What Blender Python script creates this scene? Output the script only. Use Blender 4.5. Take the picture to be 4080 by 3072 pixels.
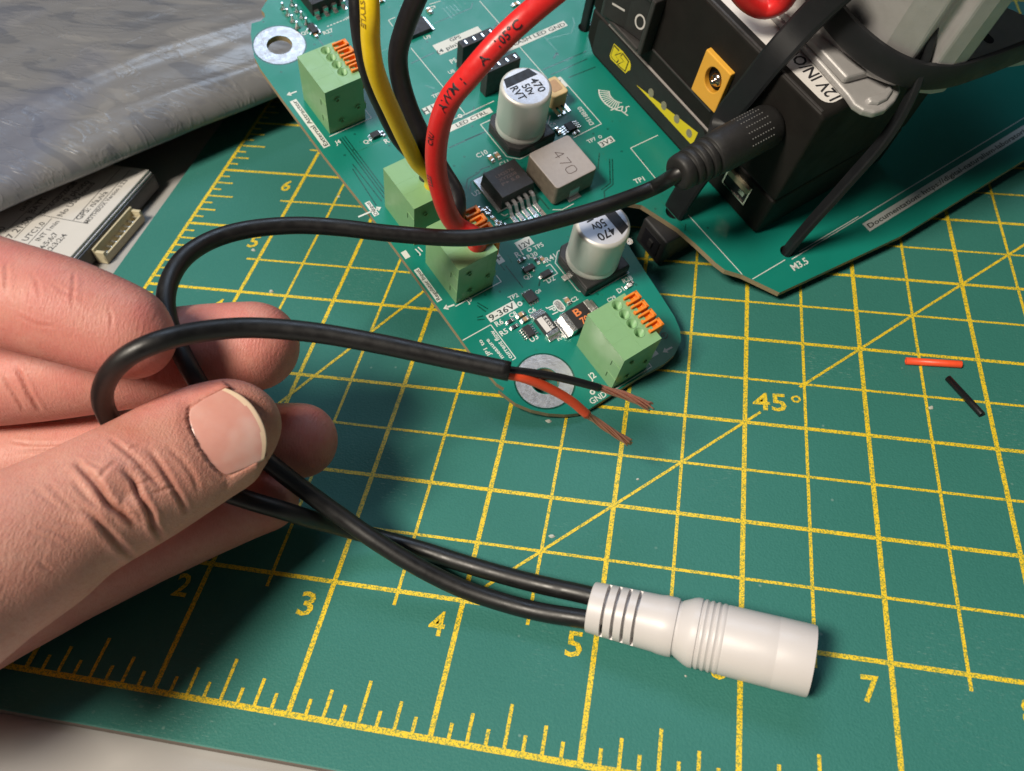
import bpy, bmesh, math, random
import numpy as np
from mathutils import Vector, Matrix
random.seed(7); rng = np.random.default_rng(7)
for o in list(bpy.data.objects): bpy.data.objects.remove(o)
SC = bpy.context.scene
COL = SC.collection
MM = 0.001                      # everything below is measured in millimetres

# ------------------------------------------------------------------ camera
cam = bpy.data.cameras.new('camera'); camo = bpy.data.objects.new('camera', cam); COL.objects.link(camo)
cam.sensor_fit = 'HORIZONTAL'; cam.sensor_width = 36.0; cam.lens = 31.09
cam.clip_start = 0.01; cam.clip_end = 20.0
camo.matrix_world = Matrix(([0.982,0.184,-0.0525], [-0.103,0.741,0.663], [0.161,-0.645,0.747])).transposed().to_4x4()
camo.location = Vector((133.02,-49.89,149.9)) * MM
cam.dof.use_dof = True; cam.dof.focus_distance = 0.178; cam.dof.aperture_fstop = 30.0
SC.camera = camo
SC.render.resolution_x = 1024; SC.render.resolution_y = 771

# ------------------------------------------------------------------ light (a room: ceiling lamp, window, second warm lamp)
wd = bpy.data.worlds.new('World'); SC.world = wd; wd.use_nodes = True
bgn = wd.node_tree.nodes['Background']; bgn.inputs[0].default_value = (0.80, 0.86, 1.0, 1); bgn.inputs[1].default_value = 0.035
def area_light(name, loc, target, size, sizey, power, color, spread=180):
    l = bpy.data.lights.new(name, 'AREA'); l.shape = 'RECTANGLE'; l.size = size; l.size_y = sizey
    l.energy = power; l.color = color; l.spread = math.radians(spread)
    o = bpy.data.objects.new(name, l); COL.objects.link(o); o.location = loc
    o.rotation_euler = (Vector(target) - Vector(loc)).to_track_quat('-Z', 'Y').to_euler()
    return o
area_light('ceiling_lamp', (-0.36, -0.52, 1.08), (0.10, 0.08, 0), 0.30, 0.30, 24.0, (1.0, 0.90, 0.76))
area_light('window', (0.02, 0.86, 1.16), (0.10, 0.10, 0), 0.70, 0.42, 6.0, (0.62, 0.78, 1.0))
SC.view_settings.view_transform = 'Standard'; SC.view_settings.look = 'None'
SC.view_settings.exposure = 0.0; SC.view_settings.gamma = 1.0; SC.view_settings.use_curve_mapping = False
SC.render.engine = 'CYCLES'

# ------------------------------------------------------------------ materials
MATS = {}
class NT:
    def __init__(s, name):
        s.m = bpy.data.materials.new(name); s.m.use_nodes = True; s.t = s.m.node_tree; s.n = s.t.nodes
        s.b = s.n['Principled BSDF']; MATS[name] = s.m; s._c = None
    def node(s, ty, **kw):
        nd = s.n.new(ty)
        for k, v in kw.items():
            if k in nd.inputs: nd.inputs[k].default_value = v
            else: setattr(nd, k, v)
        return nd
    def L(s, a, b): s.t.links.new(a, b)
    def coord(s):
        if s._c is None:
            tc = s.node('ShaderNodeTexCoord'); mp = s.node('ShaderNodeMapping'); mp.inputs['Scale'].default_value = (1000, 1000, 1000)
            s.L(tc.outputs['Object'], mp.inputs[0]); s._c = mp.outputs[0]
        return s._c
    def noise(s, scale, detail=3, rough=.55, stretch=None, dist=0):
        nd = s.node('ShaderNodeTexNoise'); nd.inputs['Scale'].default_value = scale; nd.inputs['Detail'].default_value = detail
        nd.inputs['Roughness'].default_value = rough; nd.inputs['Distortion'].default_value = dist
        c = s.coord()
        if stretch:
            mp = s.node('ShaderNodeMapping'); mp.inputs['Scale'].default_value = stretch[:3]
            if len(stretch) > 3: mp.inputs['Rotation'].default_value = (0, 0, stretch[3])
            s.L(c, mp.inputs[0]); c = mp.outputs[0]
        s.L(c, nd.inputs['Vector']); return nd.outputs['Fac']
    def voro(s, scale, feature='F1', rnd=1):
        nd = s.node('ShaderNodeTexVoronoi'); nd.feature = feature; nd.inputs['Scale'].default_value = scale
        nd.inputs['Randomness'].default_value = rnd; s.L(s.coord(), nd.inputs['Vector']); return nd.outputs['Distance']
    def ramp(s, fac, stops):
        nd = s.node('ShaderNodeValToRGB'); e = nd.color_ramp.elements
        while len(e) < len(stops): e.new(.5)
        for k, (p, c) in enumerate(stops):
            e[k].position = p; e[k].color = tuple(c) + (1,) if hasattr(c, '__len__') else (c, c, c, 1)
        s.L(fac, nd.inputs[0]); return nd.outputs[0]
    def mix(s, fac, a, b, mode='MIX'):
        nd = s.node('ShaderNodeMix'); nd.data_type = 'RGBA'; nd.blend_type = mode
        for v, i in ((fac, 0), (a, 6), (b, 7)):
            if hasattr(v, 'type') or hasattr(v, 'is_linked'): s.L(v, nd.inputs[i])
            else: nd.inputs[i].default_value = (v if i == 0 else (tuple(v) + (1,)) if len(v) == 3 else v)
        return nd.outputs[2]
    def math(s, op, a, b=0.0):
        nd = s.node('ShaderNodeMath'); nd.operation = op
        for v, i in ((a, 0), (b, 1)):
            if hasattr(v, 'is_linked'): s.L(v, nd.inputs[i])
            else: nd.inputs[i].default_value = v
        return nd.outputs[0]
    def bump(s, h, strength=.3, dist=.1):
        nd = s.node('ShaderNodeBump'); nd.inputs['Strength'].default_value = strength; nd.inputs['Distance'].default_value = dist * MM
        s.L(h, nd.inputs['Height']); s.L(nd.outputs[0], s.b.inputs['Normal']); return nd
    def set(s, **kw):
        for k, v in kw.items():
            i = s.b.inputs[k.replace('_', ' ')]
            if hasattr(v, 'is_linked'): s.L(v, i)
            elif hasattr(v, '__len__') and len(v) == 3 and i.type == 'RGBA': i.default_value = tuple(v) + (1,)
            else: i.default_value = v
        return s

def plain(name, col, rough=.45, metal=0.0, var=.12, nscale=1.5, bump=.12, bdist=.05, coat=0, spec=.5, bscale=None):
    """painted / moulded stuff: base colour with mottling, uneven gloss and fine relief"""
    t = NT(name)
    n1 = t.noise(nscale, 4, .6)
    c = t.mix(n1, tuple(x * (1 - var) for x in col), tuple(min(1, x * (1 + var)) for x in col))
    t.set(Base_Color=c, Metallic=metal, Specular_IOR_Level=spec)
    rr = t.ramp(t.noise(nscale * .6, 3), [(0.3, max(.02, rough - .08)), (0.7, min(1, rough + .08))])
    t.set(Roughness=rr)
    if bump: t.bump(t.noise(bscale or nscale * 6, 2, .6), bump, bdist)
    if coat: t.set(Coat_Weight=coat, Coat_Roughness=.08)
    return t

# cutting mat
t = NT('mat_green')
n1 = t.noise(.035, 3); n2 = t.noise(2.2, 4, .7)
c = t.mix(n1, (.027, .150, .126), (.035, .178, .150)); c = t.mix(t.ramp(n2, [(.35, 0.0), (.75, .35)]), c, (.050, .215, .180))
sp = t.voro(.16); scr = t.noise(.55, 5, .75, (1, 5, 1, .5)); wear = t.noise(.028, 2)
speck = t.ramp(sp, [(.030, .7), (.060, 0.0)])
wearm = t.math('MULTIPLY', t.ramp(wear, [(.54, 0.0), (.68, 1.0)]), t.ramp(scr, [(.57, 0.0), (.68, .75)]))
spm = t.math('MULTIPLY', speck, t.ramp(t.noise(.05, 2), [(.44, 0.0), (.56, .8)]))
c = t.mix(t.math('MAXIMUM', spm, wearm), c, (.20, .33, .29))
t.set(Base_Color=c, Roughness=.55, Specular_IOR_Level=.30)
t.bump(t.math('ADD', t.noise(2.4, 3, .6), t.math('MULTIPLY', t.voro(1.9), .6)), .42, .16)
t = NT('mat_print')
holes = t.math('ADD', t.noise(3.6, 3, .7), t.math('MULTIPLY', t.voro(2.6), .22))
c = t.mix(t.noise(.8, 3), (.80, .53, .004), (.93, .66, .035))
c = t.mix(t.ramp(holes, [(.50, 0.0), (.60, 0.0), (.68, .8)]), c, (.11, .22, .06))
t.set(Base_Color=c, Roughness=.5); t.bump(t.noise(2.4, 3), .35, .14)
plain('mat_side', (.16, .13, .11), .7)
t = plain('table_white', (.36, .355, .345), .38, var=.03, nscale=.05, bump=.06, bscale=3)

# circuit board
t = NT('solder_mask')
n1 = t.noise(.10, 3); c = t.mix(n1, (.005, .170, .128), (.008, .215, .168))
spk = t.ramp(t.voro(.55), [(.03, .6), (.06, 0.0)])
c = t.mix(t.math('MULTIPLY', spk, t.ramp(t.noise(.2, 2), [(.5, 0.0), (.6, 1.0)])), c, (.004, .05, .035))
t.set(Base_Color=c, Roughness=t.ramp(t.noise(.09, 3), [(.3, .28), (.7, .42)]), Specular_IOR_Level=.38, Coat_Weight=.05, Coat_Roughness=.15)
t.bump(t.noise(1.6, 2), .10, .05)
plain('trace_green', (.003, .070, .050), .3, var=.2, coat=.2)
plain('pour_green', (.010, .170, .115), .3, var=.2, coat=.2)
t = NT('board_edge'); c = t.mix(t.noise(1.5, 4, .7, (1, 1, 6)), (.20, .15, .085), (.42, .33, .20)); t.set(Base_Color=c, Roughness=.8); t.bump(t.noise(4, 3), .5, .15)
plain('silk_white', (.62, .65, .63), .55, var=.06, nscale=3)
plain('silk_dark', (.035, .055, .05), .5)
t = NT('tin_pad'); t.set(Base_Color=(.58, .58, .60), Metallic=.80, Roughness=t.ramp(t.noise(.7, 4, .7), [(.3, .28), (.7, .55)])); t.bump(t.math('ADD', t.noise(1.2, 4, .7), t.noise(.25, 2)), .5, .12)
t = NT('solder'); t.set(Base_Color=(.86, .85, .82), Metallic=.95, Roughness=.22); t.bump(t.noise(1.2, 2), .4, .1)
t = NT('can_metal'); t.set(Base_Color=(.80, .80, .77), Metallic=.50, Roughness=t.ramp(t.noise(.5, 3, .6, (1, 1, .2)), [(.3, .42), (.7, .54)])); t.bump(t.noise(2, 3), .12, .04)
plain('can_top', (.62, .65, .74), .42, .25, var=.03)
plain('black_ink', (.012, .012, .016), .5)
plain('brown_ink', (.10, .07, .065), .6)
plain('faint_ink', (.28, .19, .012), .5)
plain('orange_ink', (.75, .22, .07), .5)
plain('chip_black', (.022, .020, .021), .5, var=.3, nscale=3, bump=.4, bdist=.05, bscale=8)
plain('inductor_grey', (.39, .355, .345), .6, .1, var=.10, nscale=1.2, bump=.35, bscale=7)
plain('inductor_side', (.20, .165, .13), .6, .2, var=.45, nscale=.7, bump=.5, bscale=4)
plain('ceramic_tan', (.42, .26, .14), .5, var=.2)
plain('resistor_black', (.03, .03, .03), .4)
plain('terminal_green', (.210, .395, .188), .36, var=.05, nscale=.5, bump=.18, bdist=.04, bscale=3)
plain('terminal_hole', (.03, .08, .02), .6)
plain('lever_orange', (.80, .215, .012), .36, var=.08)
plain('header_black', (.028, .028, .030), .5, var=.25)
plain('connector_cream', (.60, .44, .22), .5, var=.12)

# cables, plugs
plain('cable_black', (.006, .0057, .006), .44, var=.25, nscale=.8, bump=.20, bdist=.05, bscale=3, spec=.55)
plain('wire_black', (.010, .010, .012), .38, var=.2, spec=.5, bump=.15)
plain('wire_red', (.66, .022, .022), .36, var=.12, bump=.15)
plain('wire_yellow', (.80, .57, .010), .40, var=.10, bump=.15)
plain('wire_orange_red', (.86, .090, .030), .38, var=.08)
plain('copper', (.74, .33, .235), .40, .6, var=.35, nscale=3)
plain('plug_white', (.61, .58, .575), .40, var=.02, nscale=.3, bump=.10, bscale=2)
plain('plug_slot', (.16, .14, .13), .6)
plain('plug_black', (.012, .0115, .0115), .55, var=.3, nscale=2, bump=.35, bscale=5)
plain('plug_grain', (.12, .12, .12), .5)

# battery and bracket
plain('battery_black', (.013, .0115, .0105), .6, spec=.2, var=.35, nscale=.25, bump=.5, bdist=.06, bscale=5)
plain('battery_label', (.016, .016, .017), .55, var=.2, nscale=.4)
plain('switch_black', (.022, .022, .023), .42, var=.2, bump=.4, bscale=6)
plain('switch_bezel', (.035, .033, .033), .4, var=.2, bump=.3, bscale=6)
plain('label_white', (.64, .62, .60), .5, var=.05, nscale=.3)
plain('icon_yellow', (.72, .60, .02), .5, var=.05)
plain('led_grey', (.24, .23, .16), .3, var=.2)
plain('xt_yellow', (.80, .42, .055), .38, var=.05, nscale=.4, bump=.15)
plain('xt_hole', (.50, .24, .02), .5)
t = NT('bullet'); t.set(Base_Color=(.80, .66, .55), Metallic=1.0, Roughness=.18)
t = NT('cast_aluminium'); t.set(Base_Color=t.mix(t.noise(.3, 4), (.34, .33, .32), (.48, .47, .47)), Metallic=.35, Roughness=.42); t.bump(t.noise(5, 3, .7), .55, .12)
plain('zip_black', (.011, .012, .014), .5, spec=.3, var=.25, nscale=.5, bump=.35, bscale=5)
t = NT('usb_metal'); t.set(Base_Color=(.72, .68, .58), Metallic=1.0, Roughness=.25)

# bag, display
t = NT('bag_film')
n1 = t.noise(.026, 3, .5, (1, 2.4, 1, .55), 1.5); n2 = t.noise(.020, 2)
c = t.mix(t.ramp(n1, [(.42, 0.0), (.45, .5), (.58, .6), (.61, 1.0)]), (.120, .124, .138), (.205, .203, .205)); c = t.mix(t.ramp(n2, [(.56, 0.0), (.70, .45)]), c, (.110, .130, .205))
t.set(Base_Color=c, Metallic=.0, Roughness=t.ramp(n1, [(.42, .40), (.60, .30)]), Coat_Weight=.3, Coat_Roughness=.14, Specular_IOR_Level=.6)
cr = t.math('ABSOLUTE', t.math('SUBTRACT', t.noise(.055, 3, .6, (1, 3.2, 1, .55), .6), .5))
t.bump(t.math('ADD', t.math('MULTIPLY', t.ramp(cr, [(0, 1.0), (.05, 0.0)]), .35), t.math('ADD', t.noise(.06, 3, .5, (1, 2.6, 1, .55)), t.math('MULTIPLY', t.noise(1.6, 3), .03))), .32, 1.0)
plain('epaper_white', (.56, .545, .52), .5, var=.03, nscale=.2)
plain('epaper_ink', (.10, .10, .10), .6, var=.3, nscale=2)
plain('display_side', (.045, .040, .042), .35, var=.3)
plain('display_glass', (.62, .62, .66), .15, var=.03)
plain('pcb_blue', (.015, .04, .13), .4)
plain('conn_ivory', (.52, .46, .31), .5, var=.15)
plain('debris', (.45, .47, .42), .5)

# ------------------------------------------------------------------ mesh helpers (mm in, metres out)
class MB:
    def __init__(s): s.v = []; s.f = []; s.m = []; s.sm = []
    def add(s, vs, fs, mi=0, smooth=False):
        k = len(s.v); s.v.extend([tuple(map(float, p)) for p in vs])
        for f in fs: s.f.append(tuple(i + k for i in f)); s.m.append(mi); s.sm.append(smooth)
        return s
    def box(s, x0, x1, y0, y1, z0, z1, mi=0):
        return s.add([(x, y, z) for z in (z0, z1) for y in (y0, y1) for x in (x0, x1)],
                     [(0, 2, 3, 1), (4, 5, 7, 6), (0, 1, 5, 4), (2, 6, 7, 3), (0, 4, 6, 2), (1, 3, 7, 5)], mi)
    def prism(s, poly, z0, z1, mi=0, side=None, taper=1.0):
        n = len(poly); cx = sum(p[0] for p in poly) / n; cy = sum(p[1] for p in poly) / n
        s.add([(x, y, z0) for x, y in poly] + [(cx + (x - cx) * taper, cy + (y - cy) * taper, z1) for x, y in poly], [], mi); k = len(s.v) - 2 * n
        s.f.append(tuple(k + i for i in range(n))[::-1]); s.m.append(mi); s.sm.append(False)
        s.f.append(tuple(k + n + i for i in range(n))); s.m.append(mi); s.sm.append(False)
        for i in range(n):
            j = (i + 1) % n; s.f.append((k + i, k + j, k + n + j, k + n + i)); s.m.append(mi if side is None else side); s.sm.append(False)
        return s
    def lathe(s, prof, M, seg=40, mi=0, smooth=True, cap0=True, cap1=True, mis=None):
        """prof: [(axial, radius)], axis = local z of M"""
        k = len(s.v)
        for a, r in prof:
            for i in range(seg):
                th = 2 * math.pi * i / seg; s.v.append(tuple(M @ Vector((r * math.cos(th), r * math.sin(th), a))))
        for q in range(len(prof) - 1):
            for i in range(seg):
                j = (i + 1) % seg; s.f.append((k + q * seg + i, k + q * seg + j, k + (q + 1) * seg + j, k + (q + 1) * seg + i))
                s.m.append(mis[q] if mis else mi); s.sm.append(smooth)
        if cap0: s.f.append(tuple(k + i for i in range(seg))[::-1]); s.m.append(mis[0] if mis else mi); s.sm.append(False)
        if cap1: s.f.append(tuple(k + (len(prof) - 1) * seg + i for i in range(seg))); s.m.append(mis[-1] if mis else mi); s.sm.append(False)
        return s
    def tube(s, path, rad, seg=20, mi=0, caps=True):
        P = [Vector(p) for p in path]; n = len(P); k = len(s.v); fr = frames(P)
        for i in range(n):
            r = rad[i] if hasattr(rad, '__len__') else rad; u, v = fr[i]
            for j in range(seg):
                th = 2 * math.pi * j / seg; s.v.append(tuple(P[i] + u * (r * math.cos(th)) + v * (r * math.sin(th))))
        for i in range(n - 1):
            for j in range(seg):
                q = (j + 1) % seg; s.f.append((k + i * seg + j, k + i * seg + q, k + (i + 1) * seg + q, k + (i + 1) * seg + j)); s.m.append(mi); s.sm.append(True)
        if caps:
            s.f.append(tuple(k + j for j in range(seg))[::-1]); s.m.append(mi); s.sm.append(False)
            s.f.append(tuple(k + (n - 1) * seg + j for j in range(seg))); s.m.append(mi); s.sm.append(False)
        return s
    def quad(s, pts, mi=0):
        return s.add(pts, [tuple(range(len(pts)))], mi)
    def mesh(s, name, mats):
        me = bpy.data.meshes.new(name); me.from_pydata([(x * MM, y * MM, z * MM) for x, y, z in s.v], [], s.f)
        for m in (mats if isinstance(mats, (list, tuple)) else [mats]): me.materials.append(MATS[m])
        me.polygons.foreach_set('material_index', s.m); me.polygons.foreach_set('use_smooth', s.sm); me.update()
        bm = bmesh.new(); bm.from_mesh(me); bmesh.ops.recalc_face_normals(bm, faces=bm.faces); bm.to_mesh(me); bm.free()
        return me
    def build(s, name, mats, parent=None, bevel=0, seg=2, loc=None):
        o = bpy.data.objects.new(name, s.mesh(name, mats)); COL.objects.link(o)
        if parent: o.parent = parent
        if loc: o.location = Vector(loc) * MM
        if bevel:
            b = o.modifiers.new('bevel', 'BEVEL'); b.width = bevel * MM; b.segments = seg; b.limit_method = 'ANGLE'; b.angle_limit = math.radians(35); b.harden_normals = False
        return o
def frames(P):
    n = len(P); T = [(P[min(i + 1, n - 1)] - P[max(i - 1, 0)]).normalized() for i in range(n)]
    u = T[0].orthogonal().normalized(); out = []
    for i in range(n):
        u = (u - T[i] * u.dot(T[i])).normalized(); out.append((u, T[i].cross(u)))
    return out
def spline(pts, step=1.0):
    """Catmull-Rom through points, resampled"""
    P = [Vector(p) for p in pts]; n = len(P); out = []
    for i in range(n - 1):
        p0, p1, p2, p3 = P[max(i - 1, 0)], P[i], P[i + 1], P[min(i + 2, n - 1)]
        d = (p2 - p1).length; k = max(2, int(d / step))
        m1 = (p2 - p0) * (d / max(1e-6, (p1 - p0).length + d)) if i > 0 else (p2 - p1)
        m2 = (p3 - p1) * (d / max(1e-6, (p3 - p2).length + d)) if i < n - 2 else (p2 - p1)
        for j in range(k):
            x = j / k; a = x * x; b = a * x
            out.append(p1 * (2 * b - 3 * a + 1) + m1 * (b - 2 * a + x) + p2 * (-2 * b + 3 * a) + m2 * (b - a))
    out.append(P[-1]); return out
def axis_m(p0, p1, up=(0, 0, 1)):
    z = (Vector(p1) - Vector(p0)).normalized(); x = Vector(up).cross(z)
    x = x.normalized() if x.length > 1e-4 else z.orthogonal().normalized(); y = z.cross(x)
    m = Matrix((x, y, z)).transposed().to_4x4(); m.translation = Vector(p0); return m
def empty(name, loc=(0, 0, 0)):
    o = bpy.data.objects.new(name, None); o.empty_display_size = .01; COL.objects.link(o); o.location = Vector(loc) * MM; return o
def tag(o, label, cat, group=None):
    o['label'] = label; o['category'] = cat
    if group: o['group'] = group
    return o
_TC = {}
def text2d(body):
    """glyph outline mesh of a string at size 1, origin at baseline start: (verts, faces, width)"""
    if body in _TC: return _TC[body]
    cu = bpy.data.curves.new('t', 'FONT'); cu.body = body; cu.size = 1.0; cu.resolution_u = 2; cu.offset = 0.018
    o = bpy.data.objects.new('t', cu); COL.objects.link(o)
    dg = bpy.context.evaluated_depsgraph_get(); me = o.evaluated_get(dg).to_mesh()
    vs = [tuple(v.co)[:2] for v in me.vertices]; fs = [tuple(p.vertices) for p in me.polygons]
    o.evaluated_get(dg).to_mesh_clear(); bpy.data.objects.remove(o); bpy.data.curves.remove(cu)
    x0 = min(v[0] for v in vs); x1 = max(v[0] for v in vs)
    _TC[body] = ([(x - x0, y) for x, y in vs], fs, x1 - x0); return _TC[body]
def fit_text(mb, body, p0, p1, z, mi=0, height=None):
    """write body on the plane z from baseline start p0 to baseline end p1"""
    vs, fs, w = text2d(body); dx, dy = p1[0] - p0[0], p1[1] - p0[1]; ln = math.hypot(dx, dy); s = ln / w; c, q = dx / ln, dy / ln
    sy = s if height is None else height / .72
    mb.add([(p0[0] + x * s * c - y * sy * q, p0[1] + x * s * q + y * sy * c, z) for x, y in vs], fs, mi)
def strip(mb, p, q, w, z, mi=0):
    d = Vector((q[0] - p[0], q[1] - p[1])); d = d.normalized() * (w / 2); nx, ny = -d.y, d.x
    mb.add([(p[0] + nx - d.x * 0, p[1] + ny, z), (p[0] - nx, p[1] - ny, z), (q[0] - nx, q[1] - ny, z), (q[0] + nx, q[1] + ny, z)], [(0, 1, 2, 3)], mi)
def circle(cx, cy, r, n=24, a0=0, a1=360): return [(cx + r * math.cos(math.radians(a0 + (a1 - a0) * i / n)), cy + r * math.sin(math.radians(a0 + (a1 - a0) * i / n))) for i in range(n if a1 - a0 >= 360 else n + 1)]
def ring_faces(mb, cx, cy, r0, r1, z, mi=0, n=40):
    a, b = circle(cx, cy, r0, n), circle(cx, cy, r1, n)
    mb.add([(x, y, z) for x, y in a] + [(x, y, z) for x, y in b], [(i, (i + 1) % n, n + (i + 1) % n, n + i) for i in range(n)], mi)
def rrect(x0, x1, y0, y1, r, n=5):
    out = []
    for cx, cy, a in ((x1 - r, y1 - r, 0), (x0 + r, y1 - r, 90), (x0 + r, y0 + r, 180), (x1 - r, y0 + r, 270)):
        out += [(cx + r * math.cos(math.radians(a + 90 * i / n)), cy + r * math.sin(math.radians(a + 90 * i / n))) for i in range(n + 1)]
    return out

# ------------------------------------------------------------------ table and cutting mat
mb = MB().box(-420, 640, -330, 720, -22, -2.2)
tb = mb.build('table', 'table_white', bevel=1.5); tb['kind'] = 'structure'
mat = empty('cutting_mat', (0, 0, -2)); tag(mat, 'green self-healing cutting mat with yellow inch grid under everything', 'cutting mat')
mb = MB().prism(rrect(-11.8, 600, -8.2, 440, 6), 0.03, 2.0, 0, 1)
mb.build('mat_sheet', ['mat_green', 'mat_side'], mat, bevel=.35)
IN = 25.4; g = MB(); ZP = 2.035
for k in range(0, 23):
    x = k * IN - (.35 if k == 0 else 0); strip(g, (x, -.55), (x, 430), 0.94 if k else 1.0, ZP)
    if k >= 1: strip(g, (x + IN / 2, .885 * IN), (x + IN / 2, 430), .64, ZP + .006)
for k in range(0, 17):
    y = k * IN - (.5 if k == 0 else 0); strip(g, (-.55, y), (590, y), 0.92 if k else 1.1, ZP + .012)
    if k >= 1: strip(g, (.875 * IN, y + IN / 2), (590, y + IN / 2), .64, ZP + .018)
for k in range(0, 184):
    if k % 8 == 0: continue
    ln = (.30 if k % 4 == 0 else .195 if k % 2 == 0 else .108) * IN
    if k < 180: strip(g, (k * IN / 8, -.3), (k * IN / 8, ln), .62, ZP + .024)
    if k < 136: strip(g, (-.3, k * IN / 8), (ln, k * IN / 8), .62, ZP + .030)
d45 = lambda a, b: strip(g, (a * IN, (a - 3) * IN), (b * IN, (b - 3) * IN), .62, ZP + .036)
d45(4.0, 6.13); d45(6.46, 17)
strip(g, (23.0, 21.6), (160, 258.9), .72, ZP + .042)
fit_text(g, '45', (154.11,80.11), (161.27,80.5), ZP + .048, height=5.0)
ring_faces(g, 163.2, 84.26, .55, 1.05, ZP + .048, n=20)
for k in range(1, 23): fit_text(g, str(k), (k * IN - 5.2 - (3 if k > 9 else 0), IN - 7.6), (k * IN - 2.2, IN - 7.55), ZP + .048, height=4.9)
for k in range(2, 17): fit_text(g, str(k), (IN - 5.2 - (3 if k > 9 else 0), k * IN - 8.0), (IN - 2.4, k * IN - 7.95), ZP + .048, height=4.8)
g.build('printed_grid', 'mat_print', mat)
# crumbs and offcut specks lying on the mat
for k, (p, s) in enumerate((((33.65,102.63,0), 1.3), ((22.8,117.78,0), 1.0), ((38.6,143.4,0), .8), ((110.58,70.52,0), .9), ((124.67,69.58,0), .5), ((115.8,41.76,0), .8), ((143.09,17.4,0), .4), ((191.42,85.8,0), .9), ((131.13,57.86,0), .6))):
    b = MB(); pts = [(p[0] + s * math.cos(a) * random.uniform(.4, 1), p[1] + s * math.sin(a) * random.uniform(.3, .8)) for a in [i * 1.05 for i in range(6)]]
    b.prism(pts, .06, .06 + s * .3, taper=.6)
    o = b.build('crumb', 'debris'); tag(o, ['clear plastic crumb on the mat above the middle finger', 'flat clear flake on the mat under the numeral 5', 'tiny pale crumb on the mat near the board edge', 'pale crumb on the mat below the round board end', 'smallest crumb near the bare copper ends', 'white crumb on the mat left of the 45 degree line', 'white speck beside the white plug', 'crumb on the mat under the black offcut', 'pale crumb on the mat right of the hand shadow'][k], 'crumb', 'crumbs on the mat')

# ------------------------------------------------------------------ circuit board (its own frame: X across, Y along, Z out of the solder mask)
BO = Vector((108.73,77.61,5.03)); BX = Vector((0.7,0.71,0.04)); BY = Vector((-0.68,0.66,0.32)); BZ = Vector((0.2,-0.25,0.95))
BX.normalize(); BZ = (BZ - BX * BZ.dot(BX)).normalized(); BY = BZ.cross(BX)
BM = Matrix((BX, BY, BZ)).transposed().to_4x4(); BM.translation = BO * MM
def bw(p): return BO + BX * p[0] + BY * p[1] + BZ * p[2]          # board mm -> world mm
board = empty('circuit_board'); board.matrix_world = BM
tag(board, 'green circuit board with silver capacitors and green terminals, tilted against the grey bag', 'circuit board')
outline = [(-10.01,15.04), (-9.35,5.16), (-8.6, 3.4), (-9.6, 2.6), (-9.92,3.61), (-8.55,-0.93), (-6.52,-4.05), (-3.88,-6.73), (-0.89,-8.94), (1.83,-10.28), (4.63,-10.7), (18.23,-10.51), (25.49,-10.97), (28.91,-10.5), (32.59,-8.51), (34.25,-6.08), (35.34,-2.65),
  (36.21,3.51), (37.07,10.63), (37.83,16.07), (38.76,22.03), (41.0, 29.5), (43.5, 30.5), (48.34,26.09), (51.77,16.21), (52.74,10.28), (53.48,3.41), (54.14,0.78), (56.83,-2.49), (61.41,-11.07),
  (100, -15.2), (188, -16), (188, 165), (2, 165), (2.39,130.04), (-0.73,127.62), (-0.63,126.03), (-1.11,124.87), (-2.83,124.09), (-5.15,124.45), (-7.2,120.98), (-10.01,113.81), (-10.53,109.67), (-10.6,96.93), (-10.48,77.68), (-9.89,60.19), (-9.86,37.88)]
HOLES = [(0, 0, 3.1), (-2.55, 114.4, 3.2), (71.1, -3.2, 1.75), (54.1, 20.4, 2.1), (71.6, 80.9, 1.8)]
bm = bmesh.new()
def loop_edges(pts):
    vs = [bm.verts.new((x * MM, y * MM, 0)) for x, y in pts]
    return [bm.edges.new((vs[i], vs[(i + 1) % len(vs)])) for i in range(len(vs))]
es = loop_edges(outline)
for x, y, r in HOLES: es += loop_edges(circle(x, y, r, 28))
bmesh.ops.triangle_fill(bm, use_beauty=True, use_dissolve=False, edges=es)
bmesh.ops.recalc_face_normals(bm, faces=bm.faces)
if sum(f.normal.z for f in bm.faces) < 0: bmesh.ops.reverse_faces(bm, faces=bm.faces)
ret = bmesh.ops.extrude_face_region(bm, geom=list(bm.faces))
for v in ret['geom']:
    if isinstance(v, bmesh.types.BMVert): v.co.z -= 1.6 * MM
bmesh.ops.recalc_face_normals(bm, faces=bm.faces); bm.normal_update()
for f in bm.faces: f.material_index = 1 if abs(f.normal.z) < .5 else 0
me = bpy.data.meshes.new('board_plate'); bm.to_mesh(me); bm.free(); me.materials.append(MATS['solder_mask']); me.materials.append(MATS['board_edge'])
bp = bpy.data.objects.new('board_plate', me); COL.objects.link(bp); bp.parent = board
for cx, cy in ((0, 0), (-2.55, 114.4)):
    q = MB(); ring_faces(q, cx, cy, 3.25, 6.5, .05); ring_faces(q, cx, cy, 6.5, 6.9, .02, 1)
    q.build('plated_ring', ['tin_pad', 'trace_green'], board)
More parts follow.
